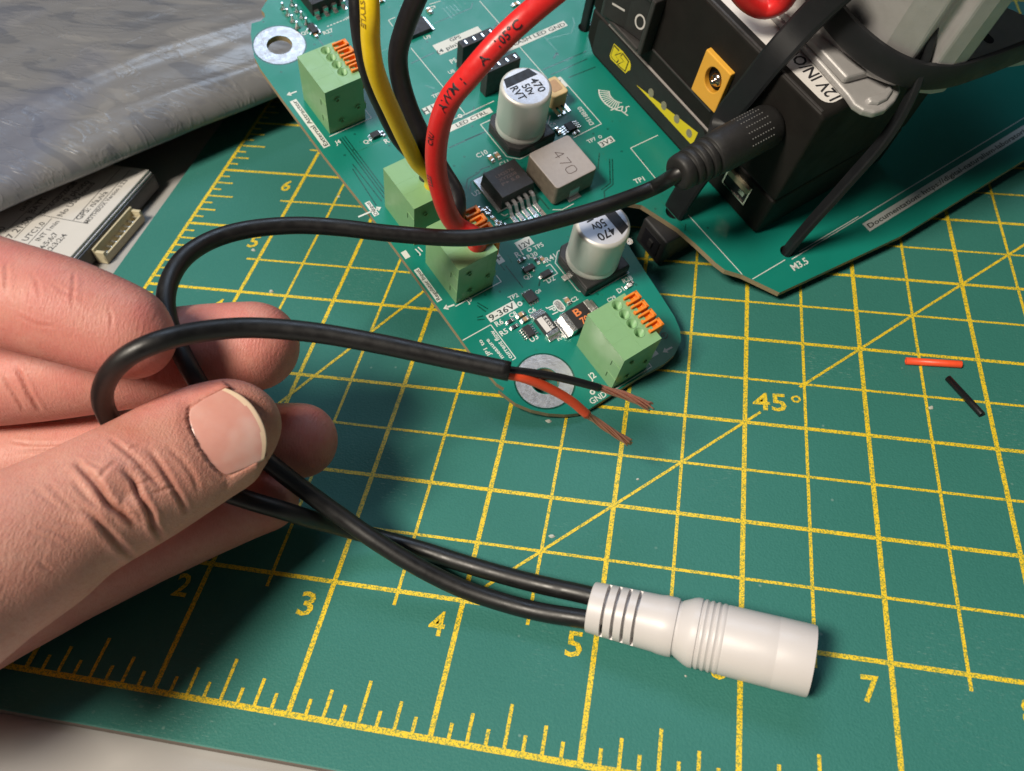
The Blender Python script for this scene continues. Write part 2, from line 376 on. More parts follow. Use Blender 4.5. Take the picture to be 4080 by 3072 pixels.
# copper traces under the mask (slightly raised) and pours
tr = MB()
def poly(pts, w=.35, z=.012, mi=0):
    for a, b in zip(pts, pts[1:]): strip(tr, a, b, w, z, mi)
for k in range(2):
    poly([(-5.89,72.18) if k else (-6.61,70.95), (-5.58,59.21) if k else (-7.29,58.85)], .3)
for dx in (0, .7, 1.4): poly([(-4.6 + dx, 80.5), (-4.6 + dx, 60), (-4 + dx, 58.5)], .3)
poly([(13.8,52.19), (15.67,54.39), (18.74,54.5), (20.41,55.2), (22.77,54.79)], .35); poly([(14.21,51.01), (15.93,53.29), (18.85,53.48), (20.67,54.09)], .35)
poly([(21.69,64.68), (28.26,64.38)], .4); poly([(17.05,64.66), (26.45,64.42)], .4)
poly([(49.02,44.43), (45.61,40.51)], .3); poly([(50.72,41.22), (45.95,34.74), (42.75,34.22), (41.4,32.17)], .35); poly([(50.11,41.57), (45.61,35.42), (42.41,34.9)], .35)
for k in range(4): poly([(41.49 + k * 1.1, 105.5 - k * .1), (41.49 + k * 1.1 + .2, 100.7 + k * .5)], .4, mi=1)
for k in range(3): poly([(52.26,74.05), (66.71,73.68)] if k == 0 else [(53.36,71.55), (65.43,71.35)] if k == 1 else [(56.92,68.48), (65.62,67.95)], .35)
poly([(60.05,82.38), (67.1,81.04), (69.88,83.22), (70.9,85.54)], .4, mi=1); poly([(57.36,75.84), (59.44,77.16), (59.19,76.19)], .5)
poly([(23.56,92.74), (30.83,93.01)], .35); poly([(22.7,84.52), (24.33,82.56)], .5, mi=1)
poly([(9.56,29.19), (9.6,22.05)], .3); poly([(11.57,31.26), (11.24,28.83)], .3, mi=1); poly([(12.93,20.45), (14.06,21.48)], .4)
for k in range(4): poly([(-1.66,24.28), (-0.49,21.59)] if k == 0 else [(-2.06,23.69), (-1.29,21.24)] if k == 1 else [(-3.83,21.05), (-2.4,20.69)] if k == 2 else [(-4.17,20.54), (-2.63,19.8)], .3)
for k in range(26):
    x, y = rng.uniform(-6, 62), rng.uniform(12, 112); l = rng.uniform(4, 14); d = rng.choice([0, 1])
    poly([(x, y), (x + l, y), (x + l + 1.5, y + 1.5)] if d else [(x, y), (x, min(y + l, 118))], rng.uniform(.22, .4), .010, int(rng.integers(0, 2)))
def inside(x, y):
    c = False; n = len(outline)
    for i in range(n):
        (x1, y1), (x2, y2) = outline[i], outline[i - 1]
        if (y1 > y) != (y2 > y) and x < (x2 - x1) * (y - y1) / (y2 - y1) + x1: c = not c
    return c
keep = [all(inside(tr.v[i][0], tr.v[i][1]) for i in f) for f in tr.f]
tr.f = [f for f, k in zip(tr.f, keep) if k]; tr.m = [f for f, k in zip(tr.m, keep) if k]; tr.sm = [f for f, k in zip(tr.sm, keep) if k]
o = tr.build('copper_trace', ['trace_green', 'pour_green'], board); o['kind'] = 'stuff'

vi = MB(); nvia = 0
while nvia < 170:
    x, y = rng.uniform(-9, 64), rng.uniform(4, 125)
    if inside(x - 1, y - 1) and inside(x + 1, y + 1): ring_faces(vi, x, y, .12, .30, .018, int(rng.integers(0, 2)), 10); nvia += 1
o = vi.build('via', ['trace_green', 'pour_green'], board); o['kind'] = 'stuff'
# silkscreen: white print, then knocked-out lettering
sk = MB(); Z1, Z2 = .035, .05
def st(body, a, b, h=None): fit_text(sk, body, a, b, Z1, 0, h)
def ln(*p, w=.22):
    for a, b in zip(p, p[1:]): strip(sk, a, b, w, Z1)
def bx(x0, x1, y0, y1): sk.quad([(x0, y0, Z1), (x1, y0, Z1), (x1, y1, Z1), (x0, y1, Z1)], 0)
def inv(body, a, b, h=None): fit_text(sk, body, a, b, Z2, 1, h)
def arrow(a, b):
    a, b = Vector(a), Vector(b); d = (b - a).normalized(); q = Vector((-d.y, d.x)); ln(tuple(a), tuple(b - d * .8), w=.42)
    sk.add([(*(b), Z1), (*(b - d * 1.1 + q * .75), Z1), (*(b - d * 1.1 - q * .75), Z1)], [(0, 1, 2)])
st('Q5', (4.04,114.51), (6.03,114.51)); st('R27', (9.13,111.99), (11.92,111.93)); st('HO', (16.76,113.86), (18.58,113.98))
for k in range(6): ln((11.17 + k * .95, 114.2), (11.17 + k * .95 + .6, 114.2), w=.3)
arrow((-6.33,98.69), (-9.06,98.79)); arrow((-12.61,58.14), (-6.53,57.8)); arrow((-6.36,26.52), (-9.1,26.95)); arrow((29.78,-8.62), (27.06,-8.49))
bx(-9.45, -7.65, 79.7, 96.6); inv('External Attractor', (-7.95, 80.1), (-7.95, 96.3), 1.15)
st('J4', (-6.37,79.18), (-4.96,79.08)); st('Q4', (-0.3,75.84), (1.82,75.84)); st('R19', (4.28,73.45), (7.35,73.43))
bx(17.68, 21.69 + 8, 76.37, 78.49); inv('H LED', (17.51,76.57), (24.5,76.41))
bx(18.0, 33.0, 68.7, 70.4); inv('LED CTRL', (22.4,69.04), (31.74,69.02), 1.1)
st('C10', (21.43,58.42), (24.59,58.34)); st('C11', (24.86,53.38), (27.46,53.22)); st('U2', (14.17,49.12), (16.34,49.24)); st('U9', (31.16,97.96), (33.09,97.78)); st('C9', (38.37,106.37), (40.09,106.35))
bx(31.7, 46.1, 91.5, 95.3); inv('GPS', (36.68,94.09), (39.97,93.85), 1.15); inv('(4 pin)', (31.36,92.12), (38.06,92.01), 1.15)
st('P5', (32.71,87.43), (34.6,87.4)); st('U8', (30.25,84.76), (31.99,84.71)); st('TP3', (22.18,79.97), (24.57,79.89))
bx(46.9, 67.9, 83.7, 85.7); inv('FLASH LED GND', (49.8,84.7), (67.54,83.99), 1.25)
bx(48.5, 55.1, 66.2, 69.9); inv('sor', (52.73,68.48), (54.76,68.4), .8); st('J5', (52.75,63.65), (53.22,64.96))
st('DS18B20', (53.45,52.53), (53.94,58.97)); st('C4', (43.04,57.22), (44.83,57.21)); st('TP7', (48.37,48.13), (50.93,48.04)); ring_faces(sk, 52.25, 48.39, .3, .5, Z1, 0, 16)
bx(50.5, 54.9, 45.35, 47.25); inv('3V3', (50.8, 45.6), (54.6, 45.6), 1.4); st('TP1', (51.02,31.96), (53.87,31.58))
st('GND', (48.69,59.69), (50.93,59.45), .6); st('3V3', (46.66,59.3), (48.73,59.15), .6)
st('J1', (-6.18,42.1), (-4.74,42.32)); st('J3', (-3.62,25.15), (-2.17,25.37))
bx(-9.35, -8.0, 29.0, 39.0); inv('Regulator Input', (-8.25, 29.4), (-8.25, 38.7), .95); bx(-9.35, -8.0, 42.5, 44.6); bx(-9.35, -8.0, 56.3, 60.8); inv('Output', (-8.25, 56.4), (-8.25, 60.6), .9)
st('TP5', (18,28.98), (20.6,28.89)); bx(14.84, 18.99, 30.62, 32.56 + .6); inv('12V', (14.84 + .5, 30.62 + .3), (18.99 - .5, 30.62 + .3), 1.4)
for c_ in ((16.86,29.84), (6.51,18.92), (7.36,-7.83), (24.96,71.76)): ring_faces(sk, c_[0], c_[1], .28, .62, Z1, 0, 18)
st('R1', (13.07,29.43), (14.93,29.28)); st('R30', (15.2,27.71), (17.84,27.48)); st('R41', (18.43,24.66), (21.16,24.6)); st('Q2', (11.18,23.41), (13.28,23.36)); st('D2', (15.32,19.9), (17.42,19.87))
bx(8.393, 10.13, 30.09, 34.31); inv('+', (8.45,30.73), (9.93,30.71)); inv('-', (8.72,32.76), (9.72,32.81))
bx(10.05, 10.05 + 2.0, 84.59, 93.46); inv('-', (8.84,90.26), (9.74,90.27)); inv('+', (8.72,87.26), (9.8,87.41))
st('TP2', (5.01,20.76), (7.5,20.63)); bx(-1.95, 5.7, 18.35, 20.4); inv('9-36V', (-1.6, 18.65), (5.2, 18.65), 1.5); st('C8', (2.57,16.97), (4.4,16.88)); st('C6', (6.89,15.55), (8.74,15.46))
st('R6', (-1.35,16.71), (0.58,16.67)); st('R5', (-1.75,14.11), (0.15,14.15)); st('U3', (3.04,9.32), (5.15,9.37)); st('R4', (8.43,6.38), (10.32,6.35)); st('JP1', (11.48,15.03), (11.29,12.58)); st('C2', (17.08,12.74), (18.87,12.77)); st('Q8', (11.29,19.03), (12.75,19.04))
st('D1', (27.91,9.06), (29.7,9)); st('R28', (30.69,10.59), (33.29,10.38)); st('C29', (24.36,8.44), (26.67,8.3)); st('J2', (8.75,-5.32), (10.48,-5.31)); st('GND', (5.43,-10.15), (9.74,-10.3))
bx(23.2, 26.0, -8.3, -5.6); inv('6)', (29.37,-4.61), (29.74,-6.29), 1.5)
ln((-9.8, 17.9), (-2.25, 17.9), (-2.25, 8.0), (-3.2, 8.0)); st('current flow', (-2.71,8.49), (-2.51,16.49)); st('measure', (-4.33,9.53), (-4.69,15.27), 1.0); st('JP1 to', (-6.34,11.49), (-6.12,15.95), 1.0)
st('M3.5', (68.75,-8.4), (73.63,-8.67)); bx(93.64, 172, -9.95, -7.3); inv('Documentation: https://digital-naturalism-laboratories', (93.64 + .8, -9.3), (158.5, -9.3), 1.35)
ln((70.5, -5.6), (170, -5.6)); ln((65.82,41.26), (56.89,41.55), (56.36,27.61)); ln((56.59,17.81), (56.92,-2.39)); ln((58.21,-4.73), (68.94,-4.85)); ln((73.56,-4.93), (94.45,-5.1))
ln((51.81,102.83), (51.81,71.1)); ln((26.38,97.24), (26.45,71.87)); ln((19.9, 71.6), (33.5, 71.6)); ln((26.41,71.49), (35.26,71.59)); ln((55.19,69.78), (55.16,51.63), (46.13,51.6)); ln((28.52,108.62), (26.37,108.53), (26.24,106.1)); ln((39.1,108.26), (42.38,107.93))
ln((33.0, 66.9), (27.9, 66.9), (27.9, 55.2), (30.3, 52.9), (39, 52.9)); ln((45.2, 60.5), (41.6, 57.2)); ln((23.4, 25.9), (22.3, 25.9), (20, 23.6), (20, 14.7), (22.2, 12.3), (33.5, 12.3), (33.5, 13.2)); ln((28.6, 50.5), (28.6, 49)); ln((28.4, 36.3), (30.4, 35.1), (34, 35.1)); ln((33.4, 27.6), (31.4, 27.6), (31.4, 29)); ln((16.9, 41.6), (17.3, 40.8), (18.3, 40.8))
ln((-6.5, 82.2), (5.4, 82.2), (5.4, 85)); ln((-6.4, 26.0), (6.2, 26.0), (6.2, 28)); ln((12, -10), (22.6, -10), (22.6, -8)); ln((17.6, 24), (18.8, 24), (18.8, 21), (14.6, 21))
# fan-shaped moth emblem beside the battery
fc = (66.3, 57.2)
for r0, r1 in ((3.3, 3.5), (6.0, 6.35)):
    a, b = circle(fc[0], fc[1], r0, 14, 140, 232), circle(fc[0], fc[1], r1, 14, 140, 232)
    sk.add([(x, y, Z1) for x, y in a + b], [(i, i + 1, 15 + i + 1, 15 + i) for i in range(14)])
for a_ in range(142, 226, 7): ln((fc[0] + 3.5 * math.cos(math.radians(a_)), fc[1] + 3.5 * math.sin(math.radians(a_))), (fc[0] + 6 * math.cos(math.radians(a_)), fc[1] + 6 * math.sin(math.radians(a_))), w=.24)
ln((60.01,54.03), (63.69,53.51), (62.38,52.42), (62.85,50.33), w=.3); ln((62.4, 51.4), (63.6, 51.8), (64.2, 52.8), (65.2, 52.6), w=.3)
sk.build('silkscreen', ['silk_white', 'silk_dark'], board)

# --- terminal blocks
HT = 14.0; TL = 12.9; TW = 10.05
def terminal(x0, y0, label):
    """green spring terminal: 4 funnels, 4 orange levers"""
    root = MB()
    # body: solid with the wire holes cut into the top
    xs = [0, 5.0, TW]; ZH = HT
    hx, hys, hr = 6.75, [11.35 - 2.58 * k for k in range(4)], 1.13
    bm = bmesh.new()
    def loopv(pts): 
        vs = [bm.verts.new((x, y, ZH)) for x, y in pts]; return [bm.edges.new((vs[i], vs[(i + 1) % len(vs)])) for i in range(len(vs))], vs
    rect = [(0, 0), (5.0, 0), (TW, 0), (TW, TL), (5.0, TL), (0, TL)]
    es, rv = loopv(rect); hl = []
    for hy in hys: e, v = loopv(circle(hx, hy, hr, 18)); es += e; hl.append(v)
    bmesh.ops.triangle_fill(bm, use_beauty=True, edges=es)
    bot = [bm.verts.new((x, y, 0)) for x, y in rect]
    for i in range(6): bm.faces.new((rv[i], rv[(i + 1) % 6], bot[(i + 1) % 6], bot[i]))
    bm.faces.new(bot)
    for v in hl:
        lo = [bm.verts.new((hx + (q.co.x - hx) * .62, q.co.y * .62 + sum(w.co.y for w in v) / len(v) * .38, ZH - 3.6)) for q in v]
        for i in range(len(v)): f = bm.faces.new((v[i], v[(i + 1) % len(v)], lo[(i + 1) % len(v)], lo[i])); f.smooth = True
        f = bm.faces.new(lo); f.material_index = 1
    for v in bm.verts: v.co *= MM
    bmesh.ops.recalc_face_normals(bm, faces=bm.faces)
    me = bpy.data.meshes.new('terminal_block'); bm.to_mesh(me); bm.free(); me.materials.append(MATS['terminal_green']); me.materials.append(MATS['terminal_hole'])
    body = bpy.data.objects.new('terminal_block', me); COL.objects.link(body); body.parent = board; body.location = (x0 * MM, y0 * MM, 0); body['label'] = label
    q = MB()                                             # mould lines, step and collars round the holes
    q.box(4.9, 5.06, .06, TL - .06, HT - .05, HT + .05); q.box(-.05, .05, .06, TL - .06, HT - .12, HT + .03)
    for y in (4.3, 7.5): q.box(.1, 4.9, y, y + .05, HT - .05, HT + .02)
    for z in (3.2, 8.6): q.box(-.06, .05, 2.6, 2.8, z - .9, z + .9, 1)
    q.box(-.09, .05, 0, 2.7, 4.6, 4.75); q.box(-.09, .05, 0, 2.7, 9.8, 9.95)
    for hy in hys: q.lathe([(0, 1.13), (.10, 1.15), (.10, 1.25), (0, 1.28)], Matrix.Translation((hx, hy, HT)), 18, cap0=False, cap1=False)
    q.build('rib', ['terminal_green', 'terminal_hole'], body)
    q = MB()                                             # hollow end wall with bosses
    q.box(1.0, TW - .5, -.02, .3, 11.9, 12.4); q.box(1.0, TW - .6, -.02, .35, .6, 1.2); q.box(7.6, 8.6, -.02, .5, 1, 12.2); q.box(8.7, TW + .5, .1, 1.2, 3.2, 5.2)
    for x, z in ((2.9, 10.4), (3.6, 3.0), (8.2, 5.2)): q.lathe([(-.35, .75), (-.35, .45), (0, .45)], Matrix.Translation((x, 0, z)) @ Matrix.Rotation(-math.pi / 2, 4, 'X') @ Matrix.Rotation(math.pi, 4, 'X') @ Matrix.Rotation(math.pi, 4, 'X'), 14, cap0=False)
    q.build('end_boss', 'terminal_green', body, bevel=.1)
    for k, hy in enumerate(hys):
        q = MB(); y = hy - .45
        for a in ((0, 3.5, -1.02, -.5), (0, 3.5, .5, 1.02), (2.8, 3.6, -1.02, 1.02), (-.2, .25, -1.02, -.2)): q.box(a[0], a[1], a[2], a[3], -1.2, .75)
        q.box(.2, 2.9, -.6, .6, -1.2, -.35); q.box(2.4, 3.6, -.95, .95, -6.5, -.2)
        q.build('lever', 'lever_orange', body, bevel=.12, loc=(8.75, y, HT))
    return body
tbs = [terminal(11.3, -9.5, 'green terminal next to the plated ring at the near end'), terminal(-6.0, 82.8, 'green terminal beside the External Attractor print'),
       terminal(-5.65, 44.7, 'green terminal with the yellow wire'), terminal(-5.9, 26.5, 'green terminal with the red wire beside the Regulator Input print')]

# --- electrolytic capacitors
def capacitor(cx, cy, rot, label):
    c = empty('capacitor'); c.parent = board; c.location = (cx * MM, cy * MM, 0); c.rotation_euler = (0, 0, math.radians(rot)); c['label'] = label
    c.empty_display_size = .005
    h = 6.5; q = MB(); q.prism([(-h, -h + 2.2), (-h + 2.2, -h), (h - 2.2, -h), (h, -h + 2.2), (h, h), (-h, h)], .25, 2.6); q.prism([(-h, -h + 2.2), (-h + 2.2, -h), (h - 2.2, -h), (h, -h + 2.2), (h, h), (-h, h)], 2.6, 3.2, taper=.97)
    q.build('base', 'header_black', c, bevel=.25)
    H = 16.6; r = 6.2; q = MB()
    prof = [(2.7, r - .15), (2.9, r + .05), (3.9, r + .08), (4.35, r - .25), (4.7, r - .32), (5.1, r - .12), (5.6, r), (H - 1.0, r), (H - .55, r - .06), (H - .2, r - .3), (H - .02, r - .75)]
    q.lathe(prof, Matrix.Identity(4), 64, cap0=False, cap1=False); q.lathe([(H - .02, r - .75), (H - .03, 0.02)], Matrix.Identity(4), 64, 1, cap0=False, cap1=False)
    q.build('can', ['can_metal', 'can_top'], c)
    q = MB(); z = H + .02
    q.quad([(-4.3, -3.6, z), (-1.7, -4.5, z), (-1.7, 4.5, z), (-4.3, 3.6, z)])
    fit_text(q, '470', (-1.2, 1.6), (3.3, 1.6), z, 0, 2.1); fit_text(q, '50v', (-.6, -1.1), (2.9, -1.1), z, 0, 2.1); fit_text(q, 'RVT', (-1.3, -3.9), (3.0, -3.9), z, 0, 2.1)
    q.build('marking', 'black_ink', c)
    for s in (-1, 1): q = MB(); q.box(s * 5.2 - 1.8, s * 5.2 + 2.4 * 1 - .6, -.6, .6, .03, .3) if False else q.box(min(s * 5, s * 8), max(s * 5, s * 8), -.7, .7, .04, .32); q.build('lead', 'solder', c)
    return c
capacitor(34.7, 59.6, -90, 'silver capacitor marked 470 50v RVT, farther from the camera'); capacitor(26.8, 19.0, 180, 'silver capacitor marked 470 50v RVT, partly under the black cable')

# --- inductor
q = MB(); q.prism(rrect(28.9, 41.1, 36.9, 48.9, .9), .5, 7.0, 0, 1); ind = q.build('inductor', ['inductor_grey', 'inductor_side'], board, bevel=.25); ind['label'] = 'grey square inductor marked 470'
q = MB(); z = 7.03
def stroke(pts, w=.2):
    for a, b in zip(pts, pts[1:]): strip(q, a, b, w, z)
def g7(x, y, pts): stroke([(x + (v - .5) * 2.6, y - u * 1.9) for u, v in pts])
g7(35.3, 46.0, [(.75, 0), (.75, 1)]); g7(35.3, 46.0, [(.75, 1), (0, .35), (1, .35)]); g7(35.3, 43.4, [(0, 1), (1, 1)]); g7(35.3, 43.4, [(1, 1), (.35, 0)]); g7(35.3, 40.8, [(.2, 0), (.8, 0), (1, .2), (1, .8), (.8, 1), (.2, 1), (0, .8), (0, .2), (.2, 0)])
q.build('marking', 'brown_ink', ind)
for y0, y1 in ((35.8, 37.4), (48.4, 50.0)): q = MB(); q.box(33.2, 36.8, y0, y1, .04, .35); q.box(33.6, 36.4, y0 + (1.0 if y0 < 40 else 0) - .05, y0 + (1.55 if y0 < 40 else .6), .3, 3.2); q.build('lead', 'tin_pad', ind, bevel=.08)
# --- regulator
q = MB(); q.prism([(17.2, 42.3), (27.0, 42.3), (27.0, 51.2), (17.2, 51.2)], .5, 4.7, taper=.93); reg = q.build('regulator_chip', 'chip_black', board, bevel=.12); reg['label'] = 'black five-leg regulator chip beside the inductor'
q = MB().box(16.4, 27.2, 42.1, 53.0, .04, .55); q.build('heat_tab', 'tin_pad', reg, bevel=.08)
q = MB(); [fit_text(q, s, (19.6, y), (24.6, y), 4.725, 0, .85) for s, y in (('LM2576', 48.1), ('XY2250', 46.8), ('P+ 5.0', 45.5))]; q.build('marking', 'brown_ink', reg)
for k in range(5):
    x = 18.75 + 1.72 * k; q = MB(); pth = [(x, 42.5, 2.3), (x, 41.4, 2.3), (x, 40.7, 1.9), (x, 40.2, .7), (x, 39.6, .22), (x, 37.6, .16)]
    for (a, b) in zip(pth, pth[1:]):
        q.add([(x - .42, a[1], a[2] - .2), (x + .42, a[1], a[2] - .2), (x + .42, a[1], a[2] + .2), (x - .42, a[1], a[2] + .2), (x - .42, b[1], b[2] - .2), (x + .42, b[1], b[2] - .2), (x + .42, b[1], b[2] + .2), (x - .42, b[1], b[2] + .2)], [(0, 1, 5, 4), (3, 7, 6, 2), (0, 4, 7, 3), (1, 2, 6, 5), (0, 3, 2, 1), (4, 5, 6, 7)])
    q.build('leg', 'tin_pad', reg); q = MB().box(x - .6, x + .6, 35.6, 39.9, .03, .09); q.build('pad', 'solder', reg)
# --- chips with gull-wing legs
def chip(name, cx, cy, lx, ly, h, nleg, legs_on='x', pitch=.65, ll=.9, mat='chip_black', lw=.28, label=None):
    q = MB(); q.prism([(cx - lx / 2, cy - ly / 2), (cx + lx / 2, cy - ly / 2), (cx + lx / 2, cy + ly / 2), (cx - lx / 2, cy + ly / 2)], .12, h, taper=.96)
    o = q.build(name, mat, board, bevel=.06)
    if label: o['label'] = label
    for s in (-1, 1):
        for k in range(nleg):
            t = (k - (nleg - 1) / 2) * pitch; q = MB()
            if legs_on == 'x': q.box(*sorted((cx + s * lx / 2, cx + s * (lx / 2 + ll))), cy + t - lw / 2, cy + t + lw / 2, .04, .2); q.box(*sorted((cx + s * lx / 2, cx + s * (lx / 2 + ll * .45))), cy + t - lw / 2, cy + t + lw / 2, .18, h * .55)
            else: q.box(cx + t - lw / 2, cx + t + lw / 2, *sorted((cy + s * ly / 2, cy + s * (ly / 2 + ll))), .04, .2); q.box(cx + t - lw / 2, cx + t + lw / 2, *sorted((cy + s * ly / 2, cy + s * (ly / 2 + ll * .45))), .18, h * .55)
            q.build('pin', 'solder', o)
    return o
chip('amplifier_chip', 47.2, 54.6, 2.4, 2.6, .9, 4, 'x', .65, 1.6); chip('sense_chip', 3.9, 11.9, 1.9, 2.9, .8, 5, 'x', .6, .95); chip('mosfet_chip', 9.4, 19.0, 2.6, 2.9, .9, 4, 'y', .66, .55); chip('driver_chip', 31.2, 102.2, 6.6, 5.2, 1.2, 8, 'x', .62, .9)
chip('relay_driver', 14.6, 126.0, 9.6, 14.0, 3.6, 4, 'y', 2.58, 1.9, lw=1.2, label='large black chip with four gold legs at the top')
chip('transistor', 13.5, 25.4, 2.9, 1.3, .95, 2, 'y', 1.7, .6, lw=.4); chip('transistor', 7.4, 114.7, 1.9, 3.2, .95, 2, 'x', 1.7, .5, lw=.4); chip('transistor', 3.251, 76.77, 2.3, 1.7, .95, 3, 'x', .6, .6, lw=.3)
chip('diode', 16.1, 22.1, 2.6, 1.5, .9, 1, 'x', 1, .7, lw=.8)
# --- two-pad passives
def passive(name, cx, cy, L, Wd, H, axis, mat, padfrac=.26, lab=None):
    q = MB(); q.box(-L / 2 + L * padfrac, L / 2 - L * padfrac, -Wd / 2 + .02, Wd / 2 - .02, .08, H - .02); o = q.build(name, mat, board, loc=(cx, cy, 0)); o.rotation_euler = (0, 0, math.radians(axis))
    if lab: o['label'] = lab
    for s in (-1, 1): q = MB(); q.box(*sorted((s * L / 2, s * (L / 2 - L * padfrac))), -Wd / 2, Wd / 2, .06, H); q.box(*sorted((s * L / 2, s * (L / 2 + .28 * Wd))), -Wd / 2, Wd / 2, .03, H * .35); q.build('end_cap', 'solder', o, bevel=.06)
    return o
for nm, p, L, w, h, ax, mt in (('chip_capacitor', (24,56.44), 1.9, 1.0, .8, 90, 'ceramic_tan'), ('chip_capacitor', (25.86,56.38), 1.9, 1.0, .8, 90, 'ceramic_tan'), ('chip_resistor', (13.65,28.36), 1.7, .85, .5, 0, 'resistor_black'), ('chip_resistor', (16.57,26.37), 1.7, .85, .5, 90, 'resistor_black'),
    ('chip_resistor', (17.87,25.92), 1.7, .85, .5, 90, 'ceramic_tan'), ('chip_resistor', (1.88,16.24), 1.9, .85, .5, 0, 'resistor_black'), ('chip_resistor', (1.91,14.58), 1.9, .85, .5, 0, 'resistor_black'), ('chip_capacitor', (4.79,16.27), 1.9, 1.0, .85, 0, 'ceramic_tan'), ('chip_capacitor', (4.94,14.73), 1.9, 1.0, .85, 0, 'ceramic_tan'),
    ('chip_capacitor', (16.16,13.68), 1.7, .95, .8, 90, 'ceramic_tan'), ('indicator_led', (31.08,9.37), 1.7, .8, .6, 0, 'label_white'), ('chip_capacitor', (37.54,105.97), 1.7, .95, .8, 90, 'ceramic_tan'), ('chip_capacitor', (43.73,55.25), 1.8, .95, .8, 90, 'ceramic_tan'), ('chip_resistor', (47.66,52.49), 1.7, .85, .5, 0, 'resistor_black'),
    ('chip_resistor', (5.17,76.41), 1.6, .8, .5, 90, 'resistor_black'), ('chip_resistor', (7.03,112.93), 1.6, .8, .5, 90, 'ceramic_tan'), ('chip_resistor', (59.63,96.87), 2.2, 1.0, .6, 0, 'ceramic_tan'), ('chip_capacitor', (28.16,115.18), 1.7, .9, .7, 0, 'ceramic_tan')):
    passive(nm, p[0], p[1], L, w, h, ax, mt)
for p, ax, mt in (((13.26,45.29), 90, 'resistor_black'), ((14.08,43.88), 90, 'ceramic_tan'), ((14.37,42.57), 90, 'resistor_black'), ((14.55,41.09), 90, 'ceramic_tan'), ((14.73,39.62), 90, 'resistor_black'), ((14.31,44.69), 0, 'ceramic_tan'), ((14.43,43.7), 0, 'resistor_black'), ((14.73,39.54), 0, 'ceramic_tan'), ((15.37,38.47), 0, 'resistor_black'), ((50.92,63.63), 90, 'ceramic_tan'), ((8.23,113.63), 90, 'resistor_black'), ((31.89,9.75), 0, 'resistor_black')):
    passive('chip_resistor', p[0], p[1], 1.5, .78, .5, ax, mt)
r4 = passive('sense_resistor', 8.2, 11.2, 6.3, 3.3, 1.0, 90, 'resistor_black', .14, 'black shunt resistor marked R033')
q = MB(); q.quad([(-2.0, -.2, 1.0), (2.0, -.2, 1.0), (2.0, 1.2, 1.0), (-2.0, 1.2, 1.0)]); q.quad([(-2.0, -1.25, 1.0), (2.0, -1.25, 1.0), (2.0, -.25, 1.0), (-2.0, -.25, 1.0)], 1); fit_text(q, 'R033', (-1.75, -1.15), (1.75, -1.15), 1.01, 0, .85); q.build('marking', ['label_white', 'resistor_black'], r4)
dd = passive('power_diode', 15.6, 8.3, 8.0, 5.2, 2.3, 0, 'chip_black', .17, 'black diode with an orange B')
q = MB(); fit_text(q, 'B', (-1.0, .15), (.7, .15), 2.31, 0, 1.9); fit_text(q, '70S', (-.9, -2.2), (2.2, -2.2), 2.31, 0, 1.7); q.build('marking', 'orange_ink', dd)
q = MB(); q.prism(rrect(12.95, 15.0, 12.1, 15.4, .9), .02, .06); q.prism(rrect(13.2, 14.75, 12.4, 15.1, .7), .05, .09, 1); q.build('jumper_pad', ['silk_white', 'solder'], board)
# --- headers
def header(x0, y0, nx, label):
    q = MB(); q.box(x0, x0 + nx * 2.54, y0 - 1.25, y0 + 1.25, .1, 8.5); o = q.build('socket_header', 'header_black', board, bevel=.12); o['label'] = label
    for k in range(nx):
        cx = x0 + 1.27 + k * 2.54; q = MB(); q.box(cx - .62, cx + .62, y0 - .62, y0 + .62, 8.42, 8.53); q.build('socket', 'black_ink', o)
        q = MB(); q.box(cx + .2, cx + .6, y0 - .55, y0 + .55, 8.3, 8.58); q.build('contact', 'solder', o)
header(33.2, 84.9, 4, 'black socket header by the GPS print'); header(33.9, 74.9, 4, 'black socket header behind the far capacitor')
for x in (4.3, 7.0):
    for k in range(4):
        q = MB(); q.lathe([(.02, .85), (.35, .62), (.8, .42), (1.6, .30), (2.1, .24)], Matrix.Translation((x, 117.5 + 2.54 * k, 0)), 14); q.build('pin_joint', 'solder', board)
# --- cream sensor connector
q = MB(); q.prism(rrect(46.3, 51.2, 61.6, 67.6, .8), .2, 4.6); jc = q.build('sensor_connector', 'connector_cream', board, bevel=.3); jc['label'] = 'small cream connector behind the far capacitor'
q = MB(); q.prism(rrect(47.3, 50.3, 63.0, 66.6, .5), 4.0, 4.68); q.build('socket', 'ceramic_tan', jc)
for k in range(3): q = MB(); q.box(46.6 + 1.6 * k, 47.5 + 1.6 * k, 58.9, 61.8, .04, .35); q.build('lead', 'solder', jc)
# --- black jack under the board
q = MB(); q.box(47.6, 62.0, 14.6, 23.6, -11.2, -1.65); uj = q.build('underside_jack', 'header_black', board, bevel=.5); uj['label'] = 'black jack hanging under the board edge'
q = MB(); q.box(47.4, 47.66, 16.2, 22.0, -9.6, -3.6); q.build('opening', 'black_ink', uj); q = MB(); q.box(47.0, 48.2, 18.2, 19.6, -7.6, -5.4); q.build('contact', 'header_black', uj)
for x, y in ((3, -6), (24, -6), (40, 20), (60, -4), (110, -8), (30, 40)): q = MB(); q.lathe([(-1.6, 1.0), (-2.6, .5), (-3.4, .4)], Matrix.Translation((x, y, 0)), 8); q.build('solder_tail', 'solder', board)

